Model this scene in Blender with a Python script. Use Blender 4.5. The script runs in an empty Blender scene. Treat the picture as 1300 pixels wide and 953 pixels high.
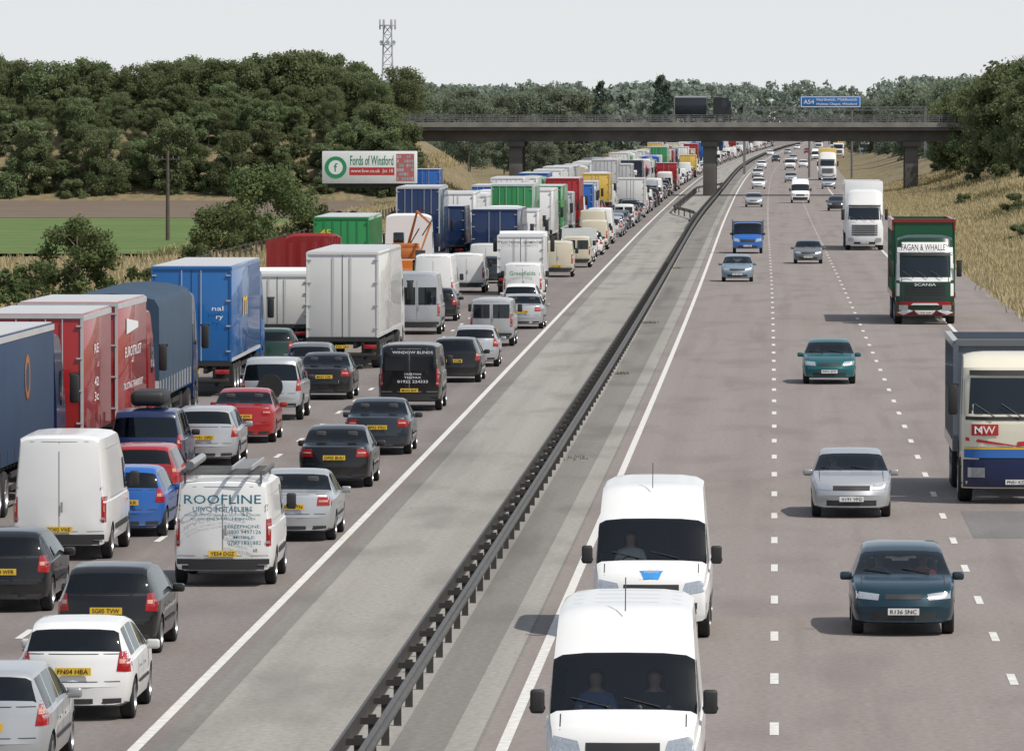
import bpy, bmesh, math, random
import numpy as np
from mathutils import Vector, Matrix
from mathutils.bvhtree import BVHTree
random.seed(7); rng=np.random.default_rng(7)
D=bpy.data; S=bpy.context.scene; COL=S.collection
F=9000.;H=8.6;VX,VY=984.,152.
cb=math.atan((476.5-VY)/F); ca=math.atan((VX-650)*math.cos(cb)/F)
cam=D.cameras.new('camera'); co=D.objects.new('camera',cam); COL.objects.link(co)
co.location=(0,0,H); co.rotation_euler=(math.pi/2-cb,0,ca)
cam.sensor_width=36; cam.lens=36*F/1300; cam.clip_start=1; cam.clip_end=30000
S.camera=co
RC=co.rotation_euler.to_matrix()
def G(px,py):
    d=RC@Vector(((px-650)/F,-(py-476.5)/F,-1)); t=-H/d.z
    return d.x*t,d.y*t
def AT(px,py,Y):
    d=RC@Vector(((px-650)/F,-(py-476.5)/F,-1)); t=Y/d.y
    return d.x*t,H+d.z*t
# ---------------- render / world
S.view_settings.view_transform='Standard'; S.view_settings.look='None'; S.view_settings.exposure=0
SD=Vector((.78,-.42,0)).normalized(); EL=math.radians(54)
w=D.worlds.new('World'); S.world=w; w.use_nodes=True
nt=w.node_tree; nt.nodes.clear()
sky=nt.nodes.new('ShaderNodeTexSky'); sky.sky_type='NISHITA'; sky.sun_disc=False
sky.sun_elevation=EL; sky.sun_rotation=math.atan2(SD.x,SD.y); sky.dust_density=1; sky.air_density=1; sky.ozone_density=1
tc=nt.nodes.new('ShaderNodeTexCoord'); sx=nt.nodes.new('ShaderNodeSeparateXYZ'); mr=nt.nodes.new('ShaderNodeMapRange')
mr.inputs['From Min'].default_value=.0; mr.inputs['From Max'].default_value=.3; mr.inputs['To Min'].default_value=1.; mr.inputs['To Max'].default_value=.35
hz=nt.nodes.new('ShaderNodeMix'); hz.data_type='RGBA'; hz.inputs['B'].default_value=(6.5,6.72,6.85,1)
bg=nt.nodes.new('ShaderNodeBackground'); bg.inputs[1].default_value=.12
wo=nt.nodes.new('ShaderNodeOutputWorld')
nt.links.new(tc.outputs['Generated'],sx.inputs[0]); nt.links.new(sx.outputs['Z'],mr.inputs['Value']); nt.links.new(mr.outputs[0],hz.inputs['Factor'])
nt.links.new(sky.outputs[0],hz.inputs['A']); nt.links.new(hz.outputs['Result'],bg.inputs[0]); nt.links.new(bg.outputs[0],wo.inputs[0])
sl=D.lights.new('sun','SUN'); sl.energy=4.2; sl.angle=math.radians(.6); sl.color=(1,.94,.85)
so=D.objects.new('sun',sl); COL.objects.link(so)
sdir=Vector((SD.x*math.cos(EL),SD.y*math.cos(EL),math.sin(EL)))
so.rotation_euler=sdir.to_track_quat('Z','Y').to_euler()
# ---------------- materials
MC={}
def mat(name,col,rough=.6,metal=0,amt=.12,sc=3.,coat=0,stretch=(1,1,1),bump=0,dirt=0,spec=.5):
    if name in MC: return MC[name]
    m=D.materials.new(name); m.use_nodes=True; n=m.node_tree; b=n.nodes['Principled BSDF']
    b.inputs['Roughness'].default_value=rough; b.inputs['Metallic'].default_value=metal
    b.inputs['Specular IOR Level'].default_value=spec
    if coat: b.inputs['Coat Weight'].default_value=coat; b.inputs['Coat Roughness'].default_value=.04
    tc=n.nodes.new('ShaderNodeTexCoord'); mp=n.nodes.new('ShaderNodeMapping'); mp.inputs['Scale'].default_value=stretch
    no=n.nodes.new('ShaderNodeTexNoise'); no.inputs['Scale'].default_value=sc; no.inputs['Detail'].default_value=6
    mx=n.nodes.new('ShaderNodeMix'); mx.data_type='RGBA'
    n.links.new(tc.outputs['Object'],mp.inputs[0]); n.links.new(mp.outputs[0],no.inputs['Vector']); n.links.new(no.outputs['Fac'],mx.inputs['Factor'])
    mx.inputs['A'].default_value=tuple(max(0,c*(1-amt*1.6)) for c in col)+(1,)
    mx.inputs['B'].default_value=tuple(min(1,c*(1+amt*1.6)) for c in col)+(1,)
    out=mx.outputs['Result']
    if dirt:
        sp=n.nodes.new('ShaderNodeSeparateXYZ'); mr=n.nodes.new('ShaderNodeMapRange')
        n.links.new(tc.outputs['Object'],sp.inputs[0]); n.links.new(sp.outputs['Z'],mr.inputs['Value'])
        mr.inputs['From Min'].default_value=.15; mr.inputs['From Max'].default_value=.75; mr.inputs['To Min'].default_value=dirt; mr.inputs['To Max'].default_value=0
        m2=n.nodes.new('ShaderNodeMix'); m2.data_type='RGBA'; n.links.new(mr.outputs[0],m2.inputs['Factor']); n.links.new(out,m2.inputs['A']); m2.inputs['B'].default_value=(.13,.115,.095,1)
        out=m2.outputs['Result']
    n.links.new(out,b.inputs['Base Color'])
    if bump:
        bp=n.nodes.new('ShaderNodeBump'); bp.inputs['Strength'].default_value=bump; bp.inputs['Distance'].default_value=.05
        n.links.new(no.outputs['Fac'],bp.inputs['Height']); n.links.new(bp.outputs[0],b.inputs['Normal'])
    MC[name]=m; return m
def paint(name,col,metal=0,rough=.3): return mat('paint_'+name,col,rough,metal,.05,.9,coat=.5,dirt=.35 if max(col)>.3 else .12,spec=.3)
PAINT={'white':paint('white',(.7,.7,.69)),'silver':paint('silver',(.45,.46,.47),.5,.35),'black':paint('black',(.005,.005,.006)),
'darkblue':paint('darkblue',(.01,.02,.07)),'blue':paint('blue',(.015,.10,.36)),'red':paint('red',(.3,.012,.014)),'darkgrey':paint('darkgrey',(.02,.022,.026)),
'teal':paint('teal',(.006,.032,.05),.3),'green':paint('green',(.01,.11,.12),.3),'cream':paint('cream',(.55,.5,.38)),'grey':paint('grey',(.15,.16,.17),.3),
'darkgreen':paint('darkgreen',(.01,.035,.025)),'yellow':paint('yellow',(.6,.4,.08)),'orange':paint('orange',(.5,.17,.03)),'trailgreen':paint('trailgreen',(.015,.2,.05)),
'trailblue':paint('trailblue',(.012,.11,.33)),'navy':paint('navy',(.008,.025,.09)),'tarp':mat('tarp',(.02,.048,.085),.6,0,.2,1.2,bump=.4),'trailgrey':mat('paint_trailgrey',(.03,.055,.105),.6,0,.08,.9,spec=.2),
'maroon':paint('maroon',(.24,.02,.02)),'scaniagreen':paint('deepgreen',(.004,.035,.015)),'bulkgreen':paint('bulkgreen',(.008,.09,.04)),'lightgrey':paint('lightgrey',(.42,.42,.42)),'gunmetal':paint('gunmetal',(.015,.022,.03)),'offwhite':paint('offwhite',(.6,.6,.58)),'ivory':paint('ivory',(.66,.62,.5)),'slate':paint('slate',(.10,.12,.15)),'silverblue':paint('silverblue',(.22,.3,.36),.4)}
P1=D.materials.new('paint_primary'); P2=D.materials.new('paint_secondary')
DARK=mat('dark_plastic',(.018,.018,.019),.6,0,.1,8)
RUB=mat('tyre_rubber',(.018,.018,.018),.85,0,.2,8)
RIM=mat('alloy_rim',(.4,.4,.41),.35,.7,.1,8)
CHAS=mat('chassis_grime',(.03,.028,.026),.8,0,.35,3)
CHROME=mat('headlamp_glass',(.5,.52,.54),.12,.6,.25,30)
TAIL=mat('tail_lamp_red',(.32,.006,.008),.2,0,.2,20,coat=.6)
AMB=mat('indicator_lamp',(.55,.3,.22),.25,0,.1,20)
YEL=mat('plate_yellow',(.7,.45,.03),.5,0,.03); WHT=mat('plate_white',(.7,.7,.68),.5,0,.03); BLK=mat('lettering_black',(.012,.012,.012),.6,0,.02)
TWH=mat('lettering_white',(.7,.7,.7),.6,0,.02); TBL=mat('lettering_teal',(.01,.12,.18),.6,0,.02); TRD=mat('lettering_red',(.45,.02,.02),.6,0,.02); TGR=mat('lettering_green',(.02,.22,.09),.6,0,.02); TYE=mat('lettering_yellow',(.7,.45,.05),.6,0,.02);TBU=mat('lettering_blue',(.02,.12,.4),.6,0,.02)
SEAT=mat('seat_fabric',(.05,.05,.055),.9,0,.2,10); INTR=mat('cabin_trim',(.02,.02,.021),.8,0,.2,6)
def glassmat(name,tint,op=False):
    m=D.materials.new(name); m.use_nodes=True; n=m.node_tree; n.nodes.clear()
    o=n.nodes.new('ShaderNodeOutputMaterial'); mx=n.nodes.new('ShaderNodeMixShader'); g=n.nodes.new('ShaderNodeBsdfGlossy'); g.inputs['Roughness'].default_value=.04; g.inputs['Color'].default_value=(.8,.86,.9,1)
    fr=n.nodes.new('ShaderNodeFresnel'); fr.inputs['IOR'].default_value=1.6
    if op: t=n.nodes.new('ShaderNodeBsdfDiffuse')
    else: t=n.nodes.new('ShaderNodeBsdfTransparent')
    t.inputs['Color'].default_value=tint+(1,)
    n.links.new(fr.outputs[0],mx.inputs[0]); n.links.new(t.outputs[0],mx.inputs[1]); n.links.new(g.outputs[0],mx.inputs[2]); n.links.new(mx.outputs[0],o.inputs[0]); return m
GLS=glassmat('window_glass',(.36,.4,.4)); GLW=glassmat('windscreen_glass',(.66,.7,.69)); GLO=glassmat('dark_glass',(.010,.013,.016),True)
# ---------------- mesh builder
class MB:
    def __init__(s): s.v=[]; s.f=[]; s.m=[]
    def add(s,vs,fs,m):
        o=len(s.v); s.v+= [tuple(v) for v in vs]; s.f+=[tuple(i+o for i in f) for f in fs]; s.m+=[m]*len(fs)
    def box(s,a,b,m=0,bev=0,seg=2):
        x0,y0,z0=a;x1,y1,z1=b
        if bev<=0:
            vs=[(x0,y0,z0),(x1,y0,z0),(x1,y1,z0),(x0,y1,z0),(x0,y0,z1),(x1,y0,z1),(x1,y1,z1),(x0,y1,z1)]
            s.add(vs,[(3,2,1,0),(4,5,6,7),(0,1,5,4),(1,2,6,5),(2,3,7,6),(3,0,4,7)],m); return
        bm=bmesh.new(); bmesh.ops.create_cube(bm,size=1)
        for v in bm.verts: v.co=((x0+x1)/2+v.co.x*(x1-x0),(y0+y1)/2+v.co.y*(y1-y0),(z0+z1)/2+v.co.z*(z1-z0))
        bmesh.ops.bevel(bm,geom=bm.edges[:],offset=bev,segments=seg,affect='EDGES',profile=.5)
        bm.verts.index_update(); s.add([v.co[:] for v in bm.verts],[[v.index for v in f.verts] for f in bm.faces],m); bm.free()
    def cyl(s,p0,p1,r0,r1=None,n=12,m=0,caps=True):
        if r1 is None: r1=r0
        p0=Vector(p0);p1=Vector(p1); d=(p1-p0).normalized(); q=d.to_track_quat('Z','Y'); vs=[]
        for p,r in((p0,r0),(p1,r1)):
            for i in range(n):
                a=2*math.pi*i/n; vs.append((p+q@Vector((r*math.cos(a),r*math.sin(a),0)))[:])
        fs=[(i,(i+1)%n,n+(i+1)%n,n+i) for i in range(n)]
        if caps: fs+=[tuple(range(n-1,-1,-1)),tuple(range(n,2*n))]
        s.add(vs,fs,m)
    def lathex(s,prof,n=24,m=0,cx=0,cy=0,cz=0):
        vs=[];k=len(prof)
        for i in range(n):
            a=2*math.pi*i/n
            for r,x in prof: vs.append((cx+x,cy+r*math.cos(a),cz+r*math.sin(a)))
        fs=[(i*k+j,i*k+j+1,((i+1)%n)*k+j+1,((i+1)%n)*k+j) for i in range(n) for j in range(k-1)]
        s.add(vs,fs,m)
    def prism(s,prof,xs,m=0):
        cy=sum(p[0] for p in prof)/len(prof);cz=sum(p[1] for p in prof)/len(prof);k=len(prof);vs=[]
        for x,sc in xs:
            for y,z in prof: vs.append((x,cy+(y-cy)*sc,cz+(z-cz)*sc))
        fs=[(i*k+j,i*k+(j+1)%k,(i+1)*k+(j+1)%k,(i+1)*k+j) for i in range(len(xs)-1) for j in range(k)]
        fs+=[tuple(range(k-1,-1,-1)),tuple((len(xs)-1)*k+j for j in range(k))]
        s.add(vs,fs,m)
    def mesh(s,name,mats,ang=35,smooth=True):
        me=D.meshes.new(name); me.from_pydata(s.v,[],s.f)
        for m in mats: me.materials.append(m)
        me.polygons.foreach_set('material_index',s.m)
        bm=bmesh.new(); bm.from_mesh(me); bmesh.ops.recalc_face_normals(bm,faces=bm.faces); bm.to_mesh(me); bm.free()
        if smooth:
            me.polygons.foreach_set('use_smooth',[True]*len(me.polygons)); me.set_sharp_from_angle(angle=math.radians(ang))
        me.update(); return me
def obj(name,me,parent=None,loc=(0,0,0),**kw):
    o=D.objects.new(name,me); COL.objects.link(o); o.location=loc
    if parent: o.parent=parent
    for k,v in kw.items(): o[k]=v
    return o
# ---------------- text
TX={}
def textmesh(s):
    if s in TX: return TX[s]
    cu=D.curves.new('lettering','FONT'); cu.body=s; cu.align_x='CENTER'; cu.resolution_u=2; cu.offset=.008
    o=D.objects.new('t',cu); COL.objects.link(o); dg=bpy.context.evaluated_depsgraph_get(); dg.update()
    me=D.meshes.new_from_object(o.evaluated_get(dg)); D.objects.remove(o)
    n=len(me.vertices); a=np.empty(n*3); me.vertices.foreach_get('co',a); a=a.reshape(-1,3)
    mn=a.min(0);mxx=a.max(0); a-=(mn+mxx)/2; a[:,2]=0; me.vertices.foreach_set('co',a.ravel()); me.update(); me.name='lettering'
    me.materials.clear(); me.materials.append(BLK)
    TX[s]=(me,mxx[0]-mn[0],mxx[1]-mn[1]); return TX[s]
FAC={'rear':Matrix(((1,0,0),(0,0,-1),(0,1,0))),'front':Matrix(((-1,0,0),(0,0,1),(0,1,0))),'right':Matrix(((0,0,1),(1,0,0),(0,1,0))),'top':Matrix.Identity(3)}
def text(parent,s,c,face,wd,ht,m,name='lettering',rot=0):
    me,a,b=textmesh(s); o=D.objects.new(name,me); COL.objects.link(o); o.parent=parent
    o.matrix_basis=Matrix.Translation(c)@FAC[face].to_4x4()@Matrix.Rotation(rot,4,'Z')@Matrix.Diagonal((wd/a,ht/b,1,1))
    o.material_slots[0].link='OBJECT'; o.material_slots[0].material=m; return o
# ---------------- kinds
class Kind:
    def __init__(s,cat): s.parts=[]; s.cat=cat; s.lod=None; s.rear=0; s.front=0; s.rp=None; s.fp=None
    def add(s,name,me,loc=(0,0,0),parent=None,flip=False):
        M=Matrix.Translation(loc)
        if flip: M=M@Matrix.Rotation(math.pi,4,'Z')
        s.parts.append((name,me,M,parent)); return len(s.parts)-1
    def joined(s):
        if s.lod: return s.lod
        mb=MB(); mats=[P1]
        for n,me,M,p in s.parts:
            if n in('seat','door_seam','wiper','steering_wheel','cabin'): continue
            mp=[]
            for m in me.materials:
                if m is GLS or m is GLW: m=GLO
                if m not in mats: mats.append(m)
                mp.append(mats.index(m))
            o=len(mb.v); mb.v+=[(M@v.co)[:] for v in me.vertices]
            for p_ in me.polygons: mb.f.append(tuple(o+i for i in p_.vertices)); mb.m.append(mp[p_.material_index] if mp else 0)
        me=D.meshes.new('vehicle_mesh'); me.from_pydata(mb.v,[],mb.f)
        for m in mats: me.materials.append(m)
        me.polygons.foreach_set('material_index',mb.m); me.polygons.foreach_set('use_smooth',[True]*len(me.polygons)); me.set_sharp_from_angle(angle=math.radians(35)); me.update()
        s.lod=me; return me
def setp(o,p1,p2):
    for i,sl_ in enumerate(o.material_slots):
        b=o.data.materials[i]
        if b is P1: sl_.link='OBJECT'; sl_.material=p1
        elif b is P2: sl_.link='OBJECT'; sl_.material=p2
def inst(k,X,Y,name,label,onc=False,p1='white',p2='white',detail=True,group=None,head=0,z=0,plate=None,rotz=None):
    p1=PAINT[p1];p2=PAINT[p2]
    if rotz is None: rotz=(math.pi if onc else 0)+head
    yy=Y+(k.front if onc else -k.rear)
    if detail:
        r=D.objects.new(name,None); COL.objects.link(r); r.empty_display_size=.2; r.location=(X,yy,z); r.rotation_euler=(0,0,rotz); os=[]
        for n,me,M,p in k.parts:
            o=D.objects.new(n,me); COL.objects.link(o)
            if p is None: o.parent=r; o.matrix_basis=M
            else: o.parent=os[p]; o.matrix_basis=k.parts[p][2].inverted()@M
            setp(o,p1,p2); os.append(o)
        pos=k.fp if onc else k.rp
        if plate and pos:
            mb=MB(); mb.box((-.26,-.006,-.055),(.26,.006,.055)); me=mb.mesh('number_plate',[WHT if onc else YEL],smooth=False)
            o=obj('number_plate',me,r,pos)
            if onc: text(o,plate,(0,.012,0),'front',.44,.07,BLK)
            else: text(o,plate,(0,-.012,0),'rear',.44,.07,BLK)
    else:
        r=D.objects.new(name,k.joined()); COL.objects.link(r); r.location=(X,yy,z); r.rotation_euler=(0,0,rotz); setp(r,p1,p2)
    if len(label.split())<4: label+=' on the busy motorway'
    r['label']=label; r['category']=k.cat
    if group: r['group']=group
    return r
# ---------------- wheels
WH={}
def wheel(r,wd):
    if (r,wd) in WH: return WH[(r,wd)]
    t=MB(); t.lathex([(0,-wd/2),(r*.62,-wd/2),(r*.92,-wd/2),(r,-wd*.36),(r,wd*.36),(r*.92,wd/2),(r*.64,wd/2),(r*.62,wd*.3),(0,wd*.28)],28)
    a=t.mesh('tyre',[RUB])
    q=MB(); q.lathex([(r*.64,wd/2-.004),(r*.6,wd/2+.004),(r*.56,wd*.34)],28); q.cyl((wd*.3,0,0),(wd*.44,0,0),r*.17,r*.13,14)
    for i in range(7):
        an=2*math.pi*i/7; c,s_=math.cos(an),math.sin(an); p=[]
        for rr,hw in((r*.12,r*.09),(r*.58,r*.06)):
            for sg in(-1,1): p.append((rr*c-sg*hw*s_,rr*s_+sg*hw*c))
        x0,x1=wd*.3,wd*.41; vs=[(x0,*p_) for p_ in p]+[(x1,*p_) for p_ in p]
        q.add(vs,[(4,5,7,6),(0,1,5,4),(2,3,7,6),(0,2,6,4),(1,3,7,5)],0)
    b=q.mesh('rim',[RIM]); WH[(r,wd)]=(a,b); return a,b
def add_wheels(K,pos,r,wd):
    a,b=wheel(r,wd)
    for x,y in pos:
        i=K.add('wheel',a,(x,y,r),None,x<0); K.add('rim',b,(x,y,r),i,x<0)
# ---------------- loft shell
def pchip(nodes):
    xs=np.array([n[0] for n in nodes],float); ys=np.array([n[1] for n in nodes],float); h=np.diff(xs); d=np.diff(ys)/h; m=np.zeros(len(xs))
    for i in range(1,len(xs)-1):
        if d[i-1]*d[i]>0: w1=2*h[i]+h[i-1]; w2=h[i]+2*h[i-1]; m[i]=(w1+w2)/(w1/d[i-1]+w2/d[i])
    m[0]=d[0];m[-1]=d[-1]
    def f(x):
        x=min(max(x,xs[0]),xs[-1]); i=min(int(np.searchsorted(xs,x,side='right'))-1,len(h)-1); t=(x-xs[i])/h[i]
        return float((2*t**3-3*t*t+1)*ys[i]+(t**3-2*t*t+t)*h[i]*m[i]+(-2*t**3+3*t*t)*ys[i+1]+(t**3-t*t)*h[i]*m[i+1])
    return f
def build_shell(sp):
    L,W=sp['L'],sp['W'];w0=W/2; top=pchip(sp['top']); belt=pchip(sp['belt']); zbf=sp['zb']; tum=sp.get('tum',.36); rr=sp.get('rr',1.)
    ts=set(np.linspace(0,1,45))|{t for t,_ in sp['top']}
    for a,b in [sp['ws'],sp.get('rw') or (0,0)]+sp.get('sg',[]): ts|={a,b}
    ts=sorted(ts); u=[ts[0]]
    for t in ts[1:]:
        if t-u[-1]>.0018: u.append(t)
    ts=u; V=[];F_=[];M_=[];rings=[]
    def yy(t,fx):
        e=abs(2*t-1); s=1 if t>.5 else -1; return L*(t-.5)-s*sp.get('bow',.23)*e**6*fx*fx
    for t in ts:
        e=abs(2*t-1); w_=w0*(1-sp.get('taper',.14)*e**7); zt=top(t); zb=zbf+.05*e**8
        zs=max(min(belt(t),zt-.06),zb+.1); k=min(1,max(0,(zt-zs)/.35)); dz=zs-zb; wr=.965*w_-(zt-zs)*tum
        rz=zt-.05*k*rr-.006
        P=[(0,zb),(.8*w_,zb),(.955*w_,zb+.1*dz),(.99*w_,zb+.3*dz),(w_,zb+.7*dz),(.99*w_,zs)]
        g0=(.965*w_,zs+.014); g1=(wr,rz)
        P+=[g0]+[(g0[0]+(g1[0]-g0[0])*q,g0[1]+(g1[1]-g0[1])*q) for q in(.1,.9,1)]
        P+=[(wr-.06*k*rr-.01,zt-.018*k*rr-.003),(.55*wr,zt-.004*k-.001),(0,zt)]
        n=len(P)-1; ring=[]
        for j in range(n+1):
            ring.append(len(V)); V.append((P[j][0],yy(t,P[j][0]/w_),P[j][1]))
        for j in range(n-1,0,-1):
            ring.append(len(V)); V.append((-P[j][0],yy(t,P[j][0]/w_),P[j][1]))
        rings.append((t,ring,P,w_))
    n=12; N=2*n
    for a in range(len(rings)-1):
        tm=(rings[a][0]+rings[a+1][0])/2; A=rings[a][1];B=rings[a+1][1]
        for i in range(N):
            i2=(i+1)%N; j=i if i<n else N-1-i
            m=0
            if j==7 and any(x<tm<y for x,y in sp.get('sg',[])): m=3
            if j in(10,11,9):
                if sp['ws'][0]<tm<sp['ws'][1]: m=1
                elif sp.get('rw') and sp['rw'][0]<tm<sp['rw'][1]: m=2
            F_.append((A[i],A[i2],B[i2],B[i])); M_.append(m)
    for idx in(0,-1):
        t,ring,P,w_=rings[idx]; rows=[]
        for j in range(1,n):
            row=[ring[j]]
            for q in(.5,0,-.5):
                row.append(len(V)); V.append((P[j][0]*q,yy(t,P[j][0]*q/w_),P[j][1]))
            row.append(ring[N-j]); rows.append(row)
        for a,b in zip(rows[:-1],rows[1:]):
            for i in range(4): F_.append((a[i],a[i+1],b[i+1],b[i])); M_.append(0)
        F_.append(tuple([ring[0]]+rows[0])); M_.append(0)
        F_.append(tuple([ring[n]]+rows[-1][::-1])); M_.append(0)
    me=D.meshes.new('s'); me.from_pydata(V,[],F_); me.polygons.foreach_set('material_index',M_)
    bm=bmesh.new(); bm.from_mesh(me); bmesh.ops.recalc_face_normals(bm,faces=bm.faces); bm.to_mesh(me)
    bvh=BVHTree.FromBMesh(bm); bm.free(); return me,bvh
PH=[D.materials.new('ph%d'%i) for i in range(5)]
def cut(me,cyls):
    for m in PH: me.materials.append(m)
    mb=MB()
    for x0,x1,y,z,r in cyls: mb.cyl((x0,y,z),(x1,y,z),r,n=28,m=4)
    cm=mb.mesh('c',PH,smooth=False)
    a=D.objects.new('a',me); b=D.objects.new('b',cm); COL.objects.link(a); COL.objects.link(b)
    md=a.modifiers.new('b','BOOLEAN'); md.object=b; md.operation='DIFFERENCE'; md.solver='EXACT'
    dg=bpy.context.evaluated_depsgraph_get(); dg.update(); r=D.meshes.new_from_object(a.evaluated_get(dg))
    D.objects.remove(a); D.objects.remove(b)
    if len(r.polygons)<len(me.polygons)*.6: print('BOOL FAIL'); r=me
    return r
def sub(me,remap,mats,name,sgn=0,ang=30):
    mp={};V=[];F_=[];M_=[]
    for p in me.polygons:
        if p.material_index not in remap: continue
        if sgn and p.center.x*sgn<0: continue
        f=[]
        for i in p.vertices:
            if i not in mp: mp[i]=len(V); V.append(me.vertices[i].co[:])
            f.append(mp[i])
        F_.append(f); M_.append(remap[p.material_index])
    r=D.meshes.new(name); r.from_pydata(V,[],F_)
    for m in mats: r.materials.append(m)
    r.polygons.foreach_set('material_index',M_); r.polygons.foreach_set('use_smooth',[True]*len(F_)); r.set_sharp_from_angle(angle=math.radians(ang)); r.update(); return r
AX={'rear':(lambda a,b:Vector((a,-30,b)),Vector((0,1,0))),'front':(lambda a,b:Vector((a,40,b)),Vector((0,-1,0))),
'right':(lambda a,b:Vector((20,a,b)),Vector((-1,0,0))),'left':(lambda a,b:Vector((-20,a,b)),Vector((1,0,0))),'top':(lambda a,b:Vector((a,b,20)),Vector((0,0,-1)))}
def patch(mb,bvh,q,ax,m=0,nu=6,nv=4,off=.007,lim=.22):
    fo,d=AX[ax]; g={}
    for i in range(nu+1):
        for j in range(nv+1):
            s,t=i/nu,j/nv
            a=(q[0][0]*(1-s)+q[1][0]*s)*(1-t)+(q[3][0]*(1-s)+q[2][0]*s)*t; b=(q[0][1]*(1-s)+q[1][1]*s)*(1-t)+(q[3][1]*(1-s)+q[2][1]*s)*t
            h=bvh.ray_cast(fo(a,b),d)
            if h[0] is not None: g[i,j]=h[0]-d*off
    vs=[];ix={}
    for k,v in g.items(): ix[k]=len(vs); vs.append(v[:])
    fs=[]
    for i in range(nu):
        for j in range(nv):
            ks=[(i,j),(i+1,j),(i+1,j+1),(i,j+1)]
            if all(k in g for k in ks):
                dd=[g[k].dot(d) for k in ks]
                if max(dd)-min(dd)<lim: fs.append(tuple(ix[k] for k in ks))
    mb.add(vs,fs,m)
def R(x0,x1,z0,z1): return [(x0,z0),(x1,z0),(x1,z1),(x0,z1)]
def pm(bvh,quads,ax,mats,name,**k):
    mb=MB()
    for q in quads:
        mi=0
        if len(q)==5: mi=q[4]; q=q[:4]
        patch(mb,bvh,q,ax,mi,**k)
    return mb.mesh(name,mats,60)
def mir(q): return [(-a,b) for a,b in q]
def seatmesh():
    mb=MB(); mb.box((-.24,-.25,.32),(.24,.28,.46),0,.05); mb.box((-.24,-.34,.42),(.24,-.2,.98),0,.05); mb.box((-.12,-.36,1.0),(.12,-.27,1.17),0,.035); return mb.mesh('seat',[SEAT])
def car_kind(cat,sp):
    K=Kind(cat); L,W=sp['L'],sp['W'];w0=W/2; me,bvh=build_shell(sp); wr=sp['wr']; yf=L/2-sp['of']; yr=-L/2+sp['orr']
    cyl=[(sx*(w0-.3),sx*(w0+.2),y,wr,wr*1.16) for sx in(-1,1) for y in(yf,yr)]
    c=cut(me,cyl)
    K.add('body',sub(c,{0:0,4:1},[P1,DARK],'body'))
    K.add('windscreen',sub(c,{1:0},[GLW],'windscreen'))
    if sp.get('rw'): K.add('rear_window',sub(c,{2:0},[GLS],'rear_window'))
    if sp.get('sg'):
        for s in(1,-1): K.add('side_window',sub(c,{3:0},[GLS],'side_window',s))
    add_wheels(K,[(s*(w0-.12),y) for y in(yf,yr) for s in(1,-1)],wr,.2)
    tl=sp['tl']; hl=sp['hl']
    for f in(lambda q:q,mir):
        K.add('tail_light',pm(bvh,[f(tl)],'rear',[TAIL],'tail_light',nu=8,nv=8,lim=.7))
        z0=(tl[0][1]+tl[1][1])/2; z1=(tl[2][1]+tl[3][1])/2; xa,xb=min(tl[0][0],tl[3][0])+.02,min(tl[1][0],tl[2][0])-.03; zm=z0+(z1-z0)*.42
        K.add('indicator_light',pm(bvh,[f(R(xa+.02,xb,zm,zm+(z1-z0)*.22))],'rear',[AMB],'indicator_light',nu=3,nv=2,off=.013,lim=.7))
        K.add('headlight',pm(bvh,[f(hl)],'front',[CHROME],'headlight',nu=8,nv=4,lim=.5))
    g=sp['gr']; K.add('grille',pm(bvh,[R(-g[0],g[0],g[1],g[2])],'front',[DARK],'grille',nu=6,nv=3))
    mb=MB(); patch(mb,bvh,R(-w0*.62,w0*.62,sp['zb']+.08,sp['zb']+.2),'front',0); K.add('air_intake',mb.mesh('air_intake',[DARK],60))
    mb=MB(); patch(mb,bvh,R(-w0*.8,w0*.8,sp['zb']+.04,sp['zb']+.14),'rear',0); K.add('bumper',mb.mesh('bumper',[DARK],60))
    mb=MB()
    for t in sp.get('seam',[.28,.43,.66]):
        y=L*(t-.5)
        for s in('right','left'): patch(mb,bvh,[(y-.007,sp['zb']+.12),(y+.007,sp['zb']+.12),(y+.007,sp['bz']-.01),(y-.007,sp['bz']-.01)],s,0,1,6,.004)
    for t in sp.get('hand',[.31,.46]):
        y=L*(t-.5)
        for s in('right','left'): patch(mb,bvh,R(y,y+.16,sp['bz']-.16,sp['bz']-.13),s,0,2,1,.02)
    for z in sp.get('rseam',[]):
        patch(mb,bvh,R(-w0*.78,w0*.78,z-.006,z+.006),'rear',0,8,1,.004)
    patch(mb,bvh,R(-w0*.8,-w0*.785,L*(sp['ws'][1]-.5)+.03,L/2-.25),'top',0,1,6,.004); patch(mb,bvh,R(w0*.785,w0*.8,L*(sp['ws'][1]-.5)+.03,L/2-.25),'top',0,1,6,.004)
    K.add('door_seam',mb.mesh('door_seam',[DARK],60))
    if sp.get('mould',1):
        for s in('right','left'): mb=MB(); patch(mb,bvh,R(yr+.45,yf-.45,.48,.53),s,0,6,1,.012); K.add('side_moulding',mb.mesh('side_moulding',[DARK],60))
    ym=L*(sp['mt']-.5)
    mm=MB(); mm.box((-.1,-.06,-.07),(.1,.05,.07),0,.04,3); me_m=mm.mesh('wing_mirror',[P1 if not sp.get('dm') else DARK])
    for s in(1,-1): K.add('wing_mirror',me_m,(s*(w0+.07),ym,sp['mz']))
    mb=MB(); mb.box((-w0*.82,-L*.40,sp['zb']+.1),(w0*.82,L*(sp['ws'][1]-.5)-.1,sp['bz']-.14),0,.03); mb.box((-w0*.8,L*(sp['ws'][1]-.5)-.55,sp['bz']-.2),(w0*.8,L*(sp['ws'][1]-.5)-.12,sp['bz']-.02),0,.05)
    K.add('cabin',mb.mesh('cabin',[INTR]))
    sm_=seatmesh(); ys=L*(sp['mt']-.5)-.75; zz=sp['bz']-.72
    for x in(.37,-.37): K.add('seat',sm_,(x,ys,zz))
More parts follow.
